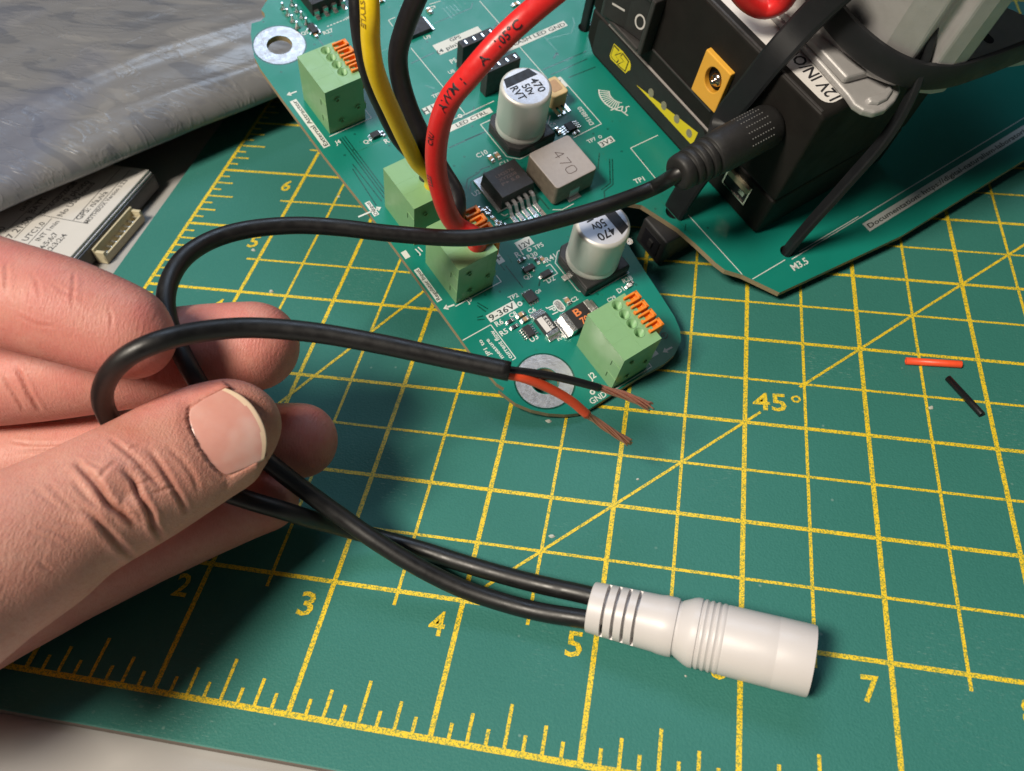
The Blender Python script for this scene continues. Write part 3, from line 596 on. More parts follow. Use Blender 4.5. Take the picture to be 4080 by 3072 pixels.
# ------------------------------------------------------------------ battery pack strapped on the board (board frame)
def board_thing(name, label, cat, group=None):
    o = empty(name); o.matrix_world = BM; return tag(o, label, cat, group)
bat = board_thing('battery_pack', 'black battery pack with rocker switch and yellow socket strapped on the green board', 'battery')
XF = 67.0; XB = 112.0; Y0, Y1 = 4.6, 75.2; HB = 41.5
def yz(pts, x0, x1, mb=None, mi=0):
    """prism from a polygon in (Y,h), extruded along X"""
    mb = mb or MB(); n = len(pts); k = len(mb.v)
    mb.add([(x0, y, h) for y, h in pts] + [(x1, y, h) for y, h in pts], [tuple(range(n)), tuple(range(2 * n - 1, n - 1, -1))] + [(i, n + i, n + (i + 1) % n, (i + 1) % n) for i in range(n)], mi); return mb
yz([(Y0, .3), (Y1 - 3.5, .3), (Y1, 4), (Y1, 13.2), (Y0, 13.2)], XF, XB).build('lower_shell', 'battery_black', bat, bevel=1.0, seg=3)
yz([(Y0, 13.5), (Y1, 13.5), (Y1, HB - 1), (Y1 - 1, HB), (Y0 + 1, HB), (Y0, HB - 1)], XF, XB).build('upper_shell', 'battery_black', bat, bevel=.9, seg=3)
yz([(Y0 + 1, 13.0), (Y1 - 1, 13.0), (Y1 - 1, 13.7), (Y0 + 1, 13.7)], XF + .5, XB - 1).build('seam', 'black_ink', bat)
yz([(Y0 + 21, 13.3), (Y1 - 7, 13.3), (Y1 - 7, 13.62), (Y0 + 21, 13.62)], XF - .16, XF + .4).build('seam_flash', 'inductor_grey', bat)
yz([(30, 18.6), (52.4, 18.6), (52.4, 19.1), (30, 19.1)], XF - .35, XF + .4).build('panel_ridge', 'switch_bezel', bat, bevel=.15)
q = MB(); yz(rrect(29.0, 72.0, 1.6, 12.6, 1.5), XF - .05, XF + .1, q); q.build('label_strip', 'battery_label', bat)
def face_quad(pts, x, mat, name, mi=0): q = MB(); q.quad([(x, y, h) for y, h in pts]); return q.build(name, mat, bat)
xf = XF - .09
face_quad([(54.0, 5.6), (31.2, 5.7), (31.1, 10.5)], xf, 'icon_yellow', 'level_wedge')
for y, h in ((48.6, 7.7), (43.5, 8.0), (38.4, 8.2), (33.4, 8.0)):
    q = MB(); yz([(y + 1.0 * math.cos(a), h + 1.25 * math.sin(a)) for a in [i * math.pi / 8 for i in range(16)]], xf - .05, xf + .1, q); q.build('led_window', 'led_grey', bat)
# battery icon: two halves around a lightning gap
icon = [(64.9,10.1), (65.3,5.7), (64.6,5), (58.5,5.5), (57.9,6.8), (57.3,7.7), (57.5,9.1), (58.2,10), (61.3,10.5)]
q = MB(); q.quad([(xf, y, h) for y, h in icon])
for pl_ in ([(64.6,9.6), (64.8,6.2), (64.2,5.8), (62.3,5.9), (61.9,7.2), (63.6,7.3), (62.6,9.6)], [(58.8,6.1), (58.6,9.5), (61.1,9.9), (61.5,8.6), (59.9,8.4), (61.7,5.7), (60.5,5.8)], [(61.6,9.7), (63.4,7.4), (61.7,7.4), (61.9,5.7), (60,8.3), (61.7,8.4)]):
    cy_, cz_ = sum(p[0] for p in pl_) / len(pl_), sum(p[1] for p in pl_) / len(pl_)
    q.quad([(xf - .04, cy_ + (y - cy_) * 1.12, cz_ + (h - cz_) * 1.12) for y, h in pl_], 1); q.quad([(xf - .08, cy_ + (y - cy_) * .94, cz_ + (h - cz_) * .94) for y, h in pl_])
q.build('battery_icon', ['icon_yellow', 'battery_label'], bat)
# rocker switch
sw = MB()
for a in ((52.9, 54.3, 17.6, 33.6), (67.6, 69.0, 17.6, 33.6)): yz([(a[0], a[2]), (a[1], a[2]), (a[1], a[3]), (a[0], a[3])], XF - 3.4, XF + .2, sw)
for a in ((17.6, 18.8), (32.4, 33.6)): yz([(54.3, a[0]), (67.6, a[0]), (67.6, a[1]), (54.3, a[1])], XF - 3.4, XF + .2, sw)
swo = sw.build('switch_bezel', 'switch_bezel', bat, bevel=.35)
q = MB(); pts = [(XF - 1.2, 54.6), (XF - 2.4, 61), (XF - 4.6, 67.3), (XF + .2, 67.3), (XF + .2, 54.6)]
q.add([(x, y, 19.1) for x, y in pts] + [(x, y, 32.1) for x, y in pts], [(0, 1, 2, 3, 4), (9, 8, 7, 6, 5)] + [(i, (i + 1) % 5, 5 + (i + 1) % 5, 5 + i) for i in range(5)]); rk = q.build('rocker', 'switch_black', swo, bevel=.3)
def rx(y): return XF - 1.2 - (1.2 * (y - 54.6) / 6.4 if y < 61 else 1.2 + 2.2 * (y - 61) / 6.3) - .06
q = MB(); A_, B_ = [], []
for i in range(28):
    th = 2 * math.pi * i / 28; y, h = 57.2 + 1.55 * math.cos(th), 24.0 + 2.1 * math.sin(th); A_.append((rx(y), y, h)); y, h = 57.2 + 1.1 * math.cos(th), 24.0 + 1.6 * math.sin(th); B_.append((rx(y), y, h))
q.add(A_ + B_, [(i, (i + 1) % 28, 28 + (i + 1) % 28, 28 + i) for i in range(28)]); y0 = 63.6
q.quad([(rx(y0 - 1.7), y0 - 1.7, 23.7), (rx(y0 + 1.7), y0 + 1.7, 23.7), (rx(y0 + 1.7), y0 + 1.7, 24.3), (rx(y0 - 1.7), y0 - 1.7, 24.3)]); q.build('on_off_mark', 'label_white', swo)
# yellow two-pole socket
xt = MB(); bm = bmesh.new(); hc = (32.2, 27.6)
def lp(pts): vs = [bm.verts.new((XF - 1.3, y, h)) for y, h in pts]; return [bm.edges.new((vs[i], vs[(i + 1) % len(vs)])) for i in range(len(vs))], vs
e1, v1 = lp([(28.3, 20.5), (36.9, 20.4), (36.9, 32.7), (28.3, 32.6)]); e2, v2 = lp([(hc[0] + 2.5 * math.cos(a), hc[1] + 3.2 * math.sin(a)) for a in [i * math.pi / 14 for i in range(28)]])
bmesh.ops.triangle_fill(bm, use_beauty=True, edges=e1 + e2); b1 = [bm.verts.new((XF + .2, v.co.y, v.co.z)) for v in v1]; b2 = [bm.verts.new((XF + 3.2, v.co.y, v.co.z)) for v in v2]
for i in range(4): bm.faces.new((v1[i], v1[(i + 1) % 4], b1[(i + 1) % 4], b1[i]))
for i in range(28): f = bm.faces.new((v2[i], v2[(i + 1) % 28], b2[(i + 1) % 28], b2[i])); f.smooth = True; f.material_index = 1
f = bm.faces.new(b2); f.material_index = 1
for v in bm.verts: v.co *= MM
bmesh.ops.recalc_face_normals(bm, faces=bm.faces); me = bpy.data.meshes.new('yellow_socket'); bm.to_mesh(me); bm.free(); me.materials.append(MATS['xt_yellow']); me.materials.append(MATS['xt_hole'])
xo = bpy.data.objects.new('yellow_socket', me); COL.objects.link(xo); xo.parent = bat; bv = xo.modifiers.new('bevel', 'BEVEL'); bv.width = .25 * MM; bv.segments = 2; bv.limit_method = 'ANGLE'; bv.angle_limit = 1.2
q = MB(); q.lathe([(4.0, 1.7), (-.2, 1.7), (-.9, 1.3), (-1.0, .75), (-1.6, .7), (-2.1, .25)], Matrix.Translation((XF, hc[0] - .3, hc[1] - .2)) @ Matrix.Rotation(math.pi / 2, 4, 'Y'), 24); q.build('bullet_contact', 'bullet', xo)
# usb port
q = MB()
for a in ((10.9, 11.25, 5.2, 11.1), (18.7, 19.1, 5.2, 11.1)): yz([(a[0], a[2]), (a[1], a[2]), (a[1], a[3]), (a[0], a[3])], XF - .35, XF + 1, q)
for a in ((5.0, 5.35), (10.9, 11.3)): yz([(10.9, a[0]), (19.1, a[0]), (19.1, a[1]), (10.9, a[1])], XF - .35, XF + 1, q)
uo = q.build('usb_port', 'usb_metal', bat); yz([(11.2, 5.3), (18.8, 5.3), (18.8, 11), (11.2, 11)], XF - .1, XF + .5).build('port_hollow', 'black_ink', uo); yz([(11.3, 9.2), (18.4, 9.2), (18.4, 10.8), (11.3, 10.8)], XF - .9, XF + .2).build('tongue', 'conn_ivory', uo); yz([(12.0, 7.2), (13.8, 7.2), (13.8, 8.6), (12.0, 8.6)], XF - .6, XF + .2).build('contact', 'usb_metal', uo)
# top label
q = MB(); q.prism(rrect(69.6, 104, 6.6, 74, 2.5), HB - .1, HB + .06); lab = q.build('top_label', 'label_white', bat)
q = MB(); fit_text(q, '12V IN/OUT', (74.0, 7.0), (74.9, 24.6), HB + .09, 0, 3.1); q.build('lettering', 'black_ink', lab)
for x in (67.5, ): q = MB(); q.box(x, x + .7, 6, 73, HB - .35, HB + .12); q.build('top_ridge', 'switch_bezel', bat, bevel=.2)

# ------------------------------------------------------------------ aluminium bracket on top of the pack
br = board_thing('metal_bracket', 'grey cast aluminium bracket standing on top of the battery pack', 'bracket')
q = MB(); q.prism([(75.4, 34), (74.6, 17), (73.6, 5.8), (73.0, 3.2), (73.6, 1.1), (75.2, -.7), (78.1, -1.2), (81.6, -.5), (84.5, .8), (86.2, 3), (87, 34)], 41.7, 43.6); q.build('foot', 'cast_aluminium', br, bevel=.6, seg=3)
q = MB(); q.prism([(75.6, 34), (75.0, 17), (74.4, 8.2), (80.5, 6.9), (86.2, 8), (86.6, 34)], 43.5, 45.6); q.build('foot_step', 'cast_aluminium', br, bevel=.7, seg=3)
q = MB(); q.prism([(75.2, 1.6), (76.8, .4), (79.6, .3), (82.6, 1.4), (83.2, 3.0), (79.5, 2.4), (75.6, 3.0)], 43.5, 44.4, taper=.85); q.build('foot_rim', 'cast_aluminium', br, bevel=.35)
BODY = [(77.85,19.58), (79.5,6.98), (82.81,1.69), (85.3,2.11), (86.2,0.7), (85.43,-1.56), (88.3,-3.61), (91.62,-4.71), (116, 26), (100, 48), (80, 48)]
q = MB(); q.prism(BODY, 44.2, 125); q.build('upright', 'cast_aluminium', br, bevel=1.1, seg=3)
q = MB(); q.prism([(108, 30), (176, 22), (180, 70), (104, 70)], 47.2, 130); q.build('shade_block', 'cast_aluminium', br, bevel=1.0)  # added block, mostly out of view, shaped to keep window light off the board
q = MB(); pl = [(95.52,-2.57), (111.86,5.69), (118.9,5.64), (124.17,-5.19), (126.12,-12.83), (110.5,-8.18)]
q.prism(pl, 45.4, 47.0); q.build('side_plate', 'cast_aluminium', br, bevel=.3)
c0, c1 = (107.98,2.21), (108.32,-0.4); q = MB(); q.prism(rrect(min(c0[0], c1[0]) - 1.0, max(c0[0], c1[0]) + 1.0, min(c0[1], c1[1]) - .9, max(c0[1], c1[1]) + .9, 1.2), 46.9, 47.06); q.build('slot', 'black_ink', br)

# ------------------------------------------------------------------ zip ties (ribbons)
def ribbon(name, path, wdir, width, thick, label, cat='zip tie', extra=None):
    P_ = spline(path, .8); n = len(P_); q = MB(); k = 0; vs = []
    for i in range(n):
        T_ = (P_[min(i + 1, n - 1)] - P_[max(i - 1, 0)]).normalized(); wv = Vector(wdir); wv = (wv - T_ * wv.dot(T_)).normalized(); nv = T_.cross(wv)
        for a, b in ((-1, -.6), (-.8, -1), (.8, -1), (1, -.6), (1, .6), (.8, 1), (-.8, 1), (-1, .6)): vs.append(P_[i] + wv * (a * width / 2) + nv * (b * thick / 2))
    fs = [tuple(range(8))[::-1], tuple(range(8 * (n - 1), 8 * n))]
    for i in range(n - 1):
        for j in range(8): fs.append((8 * i + j, 8 * i + (j + 1) % 8, 8 * (i + 1) + (j + 1) % 8, 8 * (i + 1) + j))
    q.add(vs, fs, 0, True); o = q.build(name, 'zip_black'); e_ = o.modifiers.new('split', 'EDGE_SPLIT'); e_.split_angle = math.radians(28); o.matrix_world = BM; return tag(o, label, cat, 'black zip ties around the battery')
ribbon('zip_tie', [(54.1, 20.4, -4), (54.3, 20.4, 1), (56.4, 20.6, 9), (60.5, 20.8, 20), (64.6,24.4,22.6), (65.4,22.4,34.6), (66.68,21.01,43.6), (70.4,20.64,50), (71.74,18.93,57), (71.54,16.14,65)], (0, 1, .1), 5.9, 1.6, 'broad black zip tie slanting over the battery face beside the yellow socket')
ribbon('zip_tie', [(75.22,25.03,55), (75.72,19.1,53), (76.68,12.44,51.4), (79.51,4.89,50), (83.85,-0.62,49.4), (89.72,-4.13,49.6), (97.1,-6.05,50.2), (107.09,-7.74,51), (121.66,-9.85,52)], (0, 0, 1), 6.4, 1.5, 'black zip tie curving round the grey metal bracket')
ribbon('zip_tie', [(71.1, -3.2, -4), (71.2, -3.2, 1), (73.4, -3.3, 10), (77.4, -3.4, 22), (82.0, -3.2, 36), (84.6, -1, 47), (86, 4, 60)], (.7, .7, .1), 3.6, 1.5, 'black zip tie rising from the round hole near the M3.5 print')
ribbon('zip_tie', [(71.6, 80.9, -4), (71.5, 80.9, 1), (71.6, 80.8, 12), (72.0, 80, 28), (74, 77, 43), (82, 76.5, 44)], (0.2, 1, 0), 3.0, 1.4, 'black zip tie upright at the far corner of the battery')

# ------------------------------------------------------------------ wires on the board
def hole(k, slot): tb = tbs[k]; return tuple(bw((tb.location.x / MM + 6.75, tb.location.y / MM + 11.35 - 2.58 * slot, 12.2))), tuple(bw((tb.location.x / MM + 6.75, tb.location.y / MM + 11.35 - 2.58 * slot, 16.5)))
def wire(name, path, r, mat, label, cat='wire', step=1.0, seg=24, group=None):
    P_ = spline(path, step); o = MB().tube(P_, r, seg).build(name, mat); tag(o, label, cat, group); return o, P_
def wrap_text(obj, P_, r, body, s0, ang, size, mat, ref):
    """print a string along a tube; ref = direction that marks angle zero"""
    S = [0.0]
    for a, b in zip(P_, P_[1:]): S.append(S[-1] + (b - a).length)
    vs, fs, w = text2d(body); out = []
    for x, y in vs:
        s = s0 + x * size; i = 0
        while i < len(S) - 2 and S[i + 1] < s: i += 1
        f_ = (s - S[i]) / max(1e-6, S[i + 1] - S[i]); p = P_[i].lerp(P_[i + 1], f_); T_ = (P_[i + 1] - P_[i]).normalized()
        u = Vector(ref); u = (u - T_ * u.dot(T_)).normalized(); v = T_.cross(u); th = ang - (y - .35) * size / r
        out.append(p + (u * math.cos(th) + v * math.sin(th)) * (r * 1.045))
    MB().add(out, fs).build('printed_lettering', mat, obj)
h0, h1 = hole(2, 3)
yo, yp = wire('yellow_wire', [(77.41,95.29,86.48), (78.01,92.82,84.21), (78.06,90.93,79.89), (77.16,91.37,75.11), (76.68,92.06,70.45), (76.54,94.17,64.27), (76.83,97.01,57.29), (77.15,100.82,48.46), (77.72,103.77,41.52), h1, h0], 1.72, 'wire_yellow', 'yellow wire running down into the green terminal', 'wire')
h0, h1 = hole(2, 2)
wire('thin_black_wire', [(70.3,107.78,80.05), (70.11,106.23,76.07), (70.04,104.61,72.01), (69.96,104.1,66.23), (70.32,104.4,59.72), (71.15,106.35,51.85), (73.25,107.29,44.18), h1, h0], 1.55, 'wire_black', 'thin black wire half hidden along the left of the yellow wire', 'wire')
h0, h1 = hole(3, 0)
wire('black_wire', [(84.46,111.14,79.91), (82.36,110.31,76.97), (80.5,109.47,73.96), (77.73,108.97,68.77), (75.64,108.37,63.34), (75.45,107.98,57.69), (76.9,107.03,51.2), (79.4,105.79,45.57), (83.17,103.37,39.99), (86.35,100.92,35.86), h1, h0], 2.0, 'wire_black', 'thick black wire curving behind the red wire into the same terminal', 'wire')
h0, h1 = hole(3, 3)
ro, rp = wire('red_wire', [h0, h1, (88.39,92.85,33.8), (87.26,91.35,38.1), (86.86,89.91,43.64), (86.84,88.76,49.35), (87.55,87.53,54.83), (88.89,86.25,60.12), (90.79,84.93,65.27), (93.12,84.17,69.47), (96.46,84.67,73.2), (99.23,85.67,76.15), (101.82,87.39,78.41), (104.96,89.37,80.79), (108.45,92.54,82.78), (113.14,96.57,85.25)], 2.06, 'wire_red', 'thick red wire looping high over the board, printed AWM 105', 'wire')
sref = (0.23,-0.85,0.48)
def s_at(P_, p):
    S = 0.0; best = (1e9, 0)
    for a, b in zip(P_, P_[1:]):
        S += (b - a).length; d = (b - Vector(p)).length
        if d < best[0]: best = (d, S)
    return best[1]
for p_, body, sz, an in (((88.64,86.25,58.84), 'CRU', 1.6, -.55), ((92.67,84.76,67.4), 'AWM', 2.1, -.25), ((95.78,85.03,72.32), 'I', 1.9, -.1), ((98.39,85.22,75.27), 'A', 2.0, 0), ((101.27,86.81,78.03), '105°C', 2.1, 0)): wrap_text(ro, rp, 2.06, body, s_at(rp, p_), an, sz, 'black_ink', sref)
wrap_text(ro, rp, 2.06, 'LL22', s_at(rp, (86.85,88.98,48.2)), -.8, 1.5, 'brown_ink', sref)
wrap_text(yo, yp, 1.72, 'STYLE', s_at(yp, (78.03,91.56,81.78)), .75, 1.5, 'faint_ink', (0.33,-0.85,0.42))
wire('red_wire_loop', [(136.13,129.84,74.24), (139.66,130.87,69.02), (143.47,132.75,64.46), (147,134.51,62.55), (149.97,134.08,64.22), (150.99,132.61,68.08), (150.13,131.72,72.85)], 1.95, 'wire_red', 'short red wire loop dipping in from the top edge beside the zip tie', 'wire')

# ------------------------------------------------------------------ the Y cable: black barrel plug, white socket, two leads
yc = empty('splitter_cable', (145.72,26.06,0)); yc.location.z = 0
tag(yc, 'black splitter cable with white socket and one stripped lead, held by the hand', 'cable')
def under(o):
    o.parent = yc; o.matrix_parent_inverse = Matrix.Translation(yc.location).inverted(); return o
p0 = bw((40.0, 14.6, 30.0))
leadA = spline([tuple(bw((46, 14.6, 30))), tuple(p0), (127.68,112.22,32.71), (117.84,102.24,34.24), (108.92,95.12,35.36), (100.38,89.32,36.21), (91.64,85.15,37.16), (78.4,80.95,40.39), (68.79,78.43,42.97), (61.39,75.76,44.92), (54.2,71.43,46.75), (49.44,66.83,47.81), (46.91,61.03,48.7), (46.13,55.96,48.5), (46.92,50.6,47.72), (48.9,46.17,46.14), (51.6,42.63,44.51), (54.27,39.7,42.35), (56.28,38.03,38.59), (57.39,38.12,31.34), (61.13,36.61,26.54), (66,34.79,23.26), (71.02,33.66,18.52), (78.19,31.86,13.41), (86.03,29.21,10), (93.81,27.09,7), (101.42,25.57,4.6), (108.97,24.59,3.4), (116.43,23.76,3.3), (124.6,23.27,4), (128.81,22.71,4.6)], 1.2)
under(MB().tube(leadA, 1.7, 24).build('plug_lead', 'cable_black'))
leadB = spline([(128.79,26.72,5.2), (124.56,27.73,4.6), (115.57,29.03,3.6), (107.75,30.53,2.6), (99.7,32.06,2.2), (91.58,33.39,2.6), (83.67,33.8,4), (76.58,33.05,7.5), (72.58,30.24,13.89), (68.92,28.65,18.26), (61.9,28.08,21.69), (55.09,28.78,23.76), (49.26,28.93,27.81), (46.28,28.24,33.89), (45.86,27.24,40.48), (46.84,26.94,46.71), (49.88,27.18,52.28), (53.99,28.55,56.2), (58.04,31.25,57.26), (62.32,36.47,54.96), (68.11,40.93,52.21), (77.11,43.83,49.43), (86.88,45.38,46.67), (97.03,46.31,43.94), (108.67,46.96,41.33)], 1.2)
under(MB().tube(leadB, 1.7, 24).build('stripped_lead', 'cable_black'))
def bare(path_ins, path_cu, r, rc, mat, nm):
    ins = under(MB().tube(spline(path_ins, .8), r, 16).build(nm, mat))
    C_ = spline([path_ins[-2], path_ins[-1]] + path_cu, .5)[4:]; n = len(C_); fr = frames(C_); q = MB()
    for k in range(13):
        a0 = 2.4 * k; rr = rc * math.sqrt(k / 13); pts = []
        for i, p in enumerate(C_):
            f_ = i / (n - 1); a = a0 + f_ * 4.5 + .1 * math.sin(k * 3 + f_ * 6); s = rr * (1 + (.9 * max(0, f_ - .35) ** 1.2)); pts.append(p + fr[i][0] * s * math.cos(a) + fr[i][1] * s * math.sin(a))
        pts = pts[:n - rng.integers(0, 3)]; q.tube(pts, .17, 6)
    q.build('copper_strands', 'copper', ins); return ins
bare([(107.01,46.84,41.71), (108.99,47.46,41.02), (111.88,49.08,39.13), (115.45,51.01,36.67), (119.15,52.7,34), (122.91,54.62,30.83)], [(126.97,56.43,27.5), (132.48,58.39,22.65)], .74, .60, 'wire_black', 'inner_black_wire')
bare([(107.84,46.69,40.88), (110.22,47.57,39.52), (112.81,49.01,36.86), (115.48,50.48,33.53), (118.27,51.95,29.52), (120.99,53.22,24.67)], [(123.23,54.38,21.17), (129.3,56.27,13.47)], .86, .55, 'wire_orange_red', 'inner_red_wire')
# white socket: turned profile lying on the mat
a0 = Vector((125.45,25.35,4.9)); a1 = Vector((163.17,20.68,6.05)); AL = (a1 - a0).length; AM = axis_m(a0, a1)
prof = [(0.02, 3.4), (0, 4.3), (.15, 4.5), (2.3, 4.62), (9.0, 4.85), (12.0, 4.95), (13.0, 5.12), (14.6, 5.15), (15.2, 5.05), (15.35, 4.72), (15.7, 4.70), (15.85, 4.85), (17.6, 5.75), (18.3, 5.98), (19.0, 6.0)]
x = 19.0
for k in range(4): prof += [(x + .12, 5.78), (x + .34, 5.74), (x + .5, 5.95), (x + .85, 6.02)]; x += 1.05
prof += [(x + .15, 5.86), (x + .4, 5.93), (30.0, 5.98), (31.9, 6.0), (32.0, 5.98), (32.1, 6.0), (AL - .35, 6.0), (AL - .1, 5.93), (AL, 5.75), (AL, 3.2), (AL - 8, 3.1)]
SL = (2.9, 4.75, 6.6, 8.45)
grid_s = sorted(set([round(p[0], 3) for p in prof[:-2]] + [round(x + d, 3) for x in SL for d in (-.30, -.24, 0, .24, .30)])); SEG = 120; q = MB(); vs = []
pa = [p[0] for p in prof[1:-3]]; pb = [p[1] for p in prof[1:-3]]; rows_ = []
for s in grid_s:
    r = float(np.interp(s, pa, pb)); row = []
    for i in range(SEG):
        th = 360 * i / SEG; cut = 0
        for x in SL:
            if abs(s - x) < .26 and (40 < th < 196 or 250 < th < 345): cut = 1.3
        row.append(tuple(AM @ Vector(((r - cut) * math.cos(math.radians(th)), (r - cut) * math.sin(math.radians(th)), s))))
    rows_.append(row)
tail = [(AL, 5.75), (AL, 3.2), (AL - 8, 3.1)]
for a, r in tail: rows_.append([tuple(AM @ Vector((r * math.cos(2 * math.pi * i / SEG), r * math.sin(2 * math.pi * i / SEG), a))) for i in range(SEG)])
vs = [p for row in rows_ for p in row]; n_ = len(rows_)
fs = [(k * SEG + i, k * SEG + (i + 1) % SEG, (k + 1) * SEG + (i + 1) % SEG, (k + 1) * SEG + i) for k in range(n_ - 1) for i in range(SEG)]
q.add(vs, fs, 0, True); q.add([], [tuple(range(SEG))[::-1]]); q.f[-1] = tuple(range(SEG))[::-1]; q.f.append(tuple(range((n_ - 1) * SEG, n_ * SEG))); q.m.append(0); q.sm.append(False)
wme = q.build('white_socket', 'plug_white'); ws = under(wme)
es_ = ws.modifiers.new('split', 'EDGE_SPLIT'); es_.split_angle = math.radians(40)
q = MB(); q.lathe([(AL - 7.9, 1.0), (AL - 1.5, 1.0), (AL - 1.2, .8)], AM, 14); pn = q.build('centre_pin', 'usb_metal', ws)
# black barrel plug pushed into the battery
b0, b1 = bw((39.6, 14.6, 30.0)), bw((66.9, 14.6, 30.0)); PM = axis_m(b0, b1); PL = (b1 - b0).length
pr = [(0, 2.2), (.05, 3.3), (.5, 3.7), (1.2, 3.85)]
for k in range(4): x = 2.2 + 2.05 * k; r = 3.95 + .16 * k; pr += [(x, r), (x + .12, r - .1), (x + .2, r - 1.0), (x + .75, r - 1.0), (x + .83, r - .06), (x + .95, r + .05)]
pr += [(11.6, 4.6), (13, 4.7), (25.6, 4.75), (26.4, 4.5), (PL, 4.1)]
bp_ = under(MB().lathe(pr, PM, 48).build('barrel_plug', 'plug_black'))
q = MB()
for row in range(7):
    for k in range(9):
        th = math.radians(62 + 17 * row); x = 17.2 + .75 * k + .3 * (row % 2); p = PM @ Vector((4.72 * math.cos(th), 4.72 * math.sin(th), x)); q.lathe([(0, .22), (.14, .12)], axis_m(p, PM @ Vector((6 * math.cos(th), 6 * math.sin(th), x))), 6)
o = q.build('grip_dots', 'plug_grain', bp_); o['kind'] = 'stuff'
q = MB(); q.lathe([(PL - .2, 2.6), (PL + 6, 2.6)], PM, 20); o = q.build('barrel', 'usb_metal', bp_)

# ------------------------------------------------------------------ offcuts of insulation
def sleeve(name, p, q_, r, mat, label):
    m = axis_m(p, q_); L_ = (Vector(q_) - Vector(p)).length; t_ = MB().lathe([(.3, r * .55), (0, r * .6), (.02, r), (L_ - .1, r * 1.02), (L_, r * .98), (L_ - .02, r * .6), (L_ - .4, r * .55)], m, 20, cap0=True, cap1=True)
    return tag(t_.build(name, mat), label, 'offcut', 'offcuts of wire insulation')
sleeve('insulation_offcut', (187.21,98.37,0.85), (199.03,98.9,0.85), .82, 'wire_orange_red', 'short red insulation offcut lying on the mat')
sleeve('insulation_offcut', (195.67,94.48,0.7), (201.24,84.63,0.7), .72, 'wire_black', 'short black insulation offcut lying on the mat')

# ------------------------------------------------------------------ grey antistatic bag
E0 = Vector([-42.8,112,14]); E1 = Vector([15.8,178,14]); ed = (E1 - E0); ed.z = 0; ed.normalize(); pd = Vector((-ed.y, ed.x, 0))
prof = [(70, 13), (30, 14), (9, 17.5), (2.5, 20.5), (.4, 22), (0, 23.6), (.3, 25), (1.4, 26.6), (3.5, 28.2), (7, 29.6), (12, 31.0), (18, 32.3), (26, 33.6), (36, 34.9), (50, 36.6), (70, 38.5), (95, 40.5), (130, 42), (180, 43), (240, 43.5)]
PR = spline([(p, z, 0) for p, z in prof], 1.6); NS = 125; vs = []; fs = []
from mathutils import noise as mnoise
for i in range(NS):
    s = -26 + 1.6 * i
    for (p, z, _) in PR:
        up = max(0, min(1, (z - 23.5) / 6)); back = p / 60
        w = mnoise.noise(Vector((s * .018, p * .055, 1.3))) * 1.2 + mnoise.noise(Vector((s * .05, p * .16, 4.1))) * .45 + mnoise.ridged_multi_fractal(Vector((s * .012 + p * .004, p * .05 - s * .008, 7.7)), 1.0, 2.1, 3, 1.0, 2.0) * .35
        fold = .9 * math.exp(-((p - 22 - 5 * math.sin(s * .03)) / 3.0) ** 2) + .7 * math.exp(-((p - 9 - 3 * math.sin(s * .045 + 1)) / 1.6) ** 2)
        ew = .9 * math.sin(s * .03) + .5 * mnoise.noise(Vector((s * .06, 0, 0)))
        q_ = E0 + ed * s + pd * (p + ew + (0 if z > 13.6 else 0)); vs.append((q_.x, q_.y, z - 10 + (w + fold) * up * (1 if p < 150 else .6)))
m_ = len(PR)
for i in range(NS - 1):
    for j in range(m_ - 1): fs.append((i * m_ + j, (i + 1) * m_ + j, (i + 1) * m_ + j + 1, i * m_ + j + 1))
bag = MB().add(vs, fs, 0, True).build('antistatic_bag', 'bag_film'); tag(bag, 'crinkled grey antistatic bag at the upper left under the board corner', 'bag')

# ------------------------------------------------------------------ small e-paper display half under the bag
ds = empty('epaper_display', (-26.76,107.08,0)); ds.location.z = -.002; tag(ds, 'white e-paper display module with printed status text between hand and bag', 'display')
r0 = Vector((-21.22,101.63,5.2)); r1 = Vector((-17.94,143.01,5.2)); dv = (r1 - r0); dv.z = 0; dv.normalize(); nv = Vector((-dv.y, dv.x, 0)); L0 = -42; L1 = (r1 - r0).length
def dp(a, b, z): v = r0 + dv * a + nv * b; return (v.x - ds.location.x / MM, v.y - ds.location.y / MM, z + 2)
def slab(a0, a1, b0, b1, z0, z1, name, mat, bevel=.2, par=None):
    q = MB(); q.add([dp(a, b, z) for z in (z0, z1) for b in (b0, b1) for a in (a0, a1)], [(0, 2, 3, 1), (4, 5, 7, 6), (0, 1, 5, 4), (2, 6, 7, 3), (0, 4, 6, 2), (1, 3, 7, 5)]); return q.build(name, mat, par or ds, bevel=bevel)
slab(L0, L1, .35, 38, 4.4, 5.2, 'white_panel', 'epaper_white'); slab(L0, L1 + .1, .0, 38.2, 3.6, 4.35, 'glass_edge', 'display_glass', .1); slab(L0 - 1, L1 + .4, -.5, 39, -1.2, 3.55, 'carrier_board', 'display_side', .3); slab(L1 - 8, L1 + 2.4, 1, 30, -1.95, -1.25, 'blue_board', 'pcb_blue')
cn = slab(8.2, 27.5, -3.9, -.6, -1.9, -1.3, 'cable_connector', 'conn_ivory', .1); slab(8.2, 27.5, -1.2, -.55, -1.3, 2.6, 'connector_wall', 'conn_ivory', .1, cn); slab(8.2, 9.2, -3.9, -1.2, -1.3, 1.8, 'connector_wall', 'conn_ivory', .1, cn); slab(26.5, 27.5, -3.9, -1.2, -1.3, 1.8, 'connector_wall', 'conn_ivory', .1, cn); slab(8.2, 27.5, -4.0, -3.4, -1.3, .6, 'connector_wall', 'conn_ivory', .1, cn)
for k in range(8): slab(10.2 + 2.2 * k, 10.8 + 2.2 * k, -3.2, -1.2, 0, .45, 'pin', 'solder', .05, cn)
q = MB(); zt = 7.23; o0 = Vector((ds.location.x / MM, ds.location.y / MM))
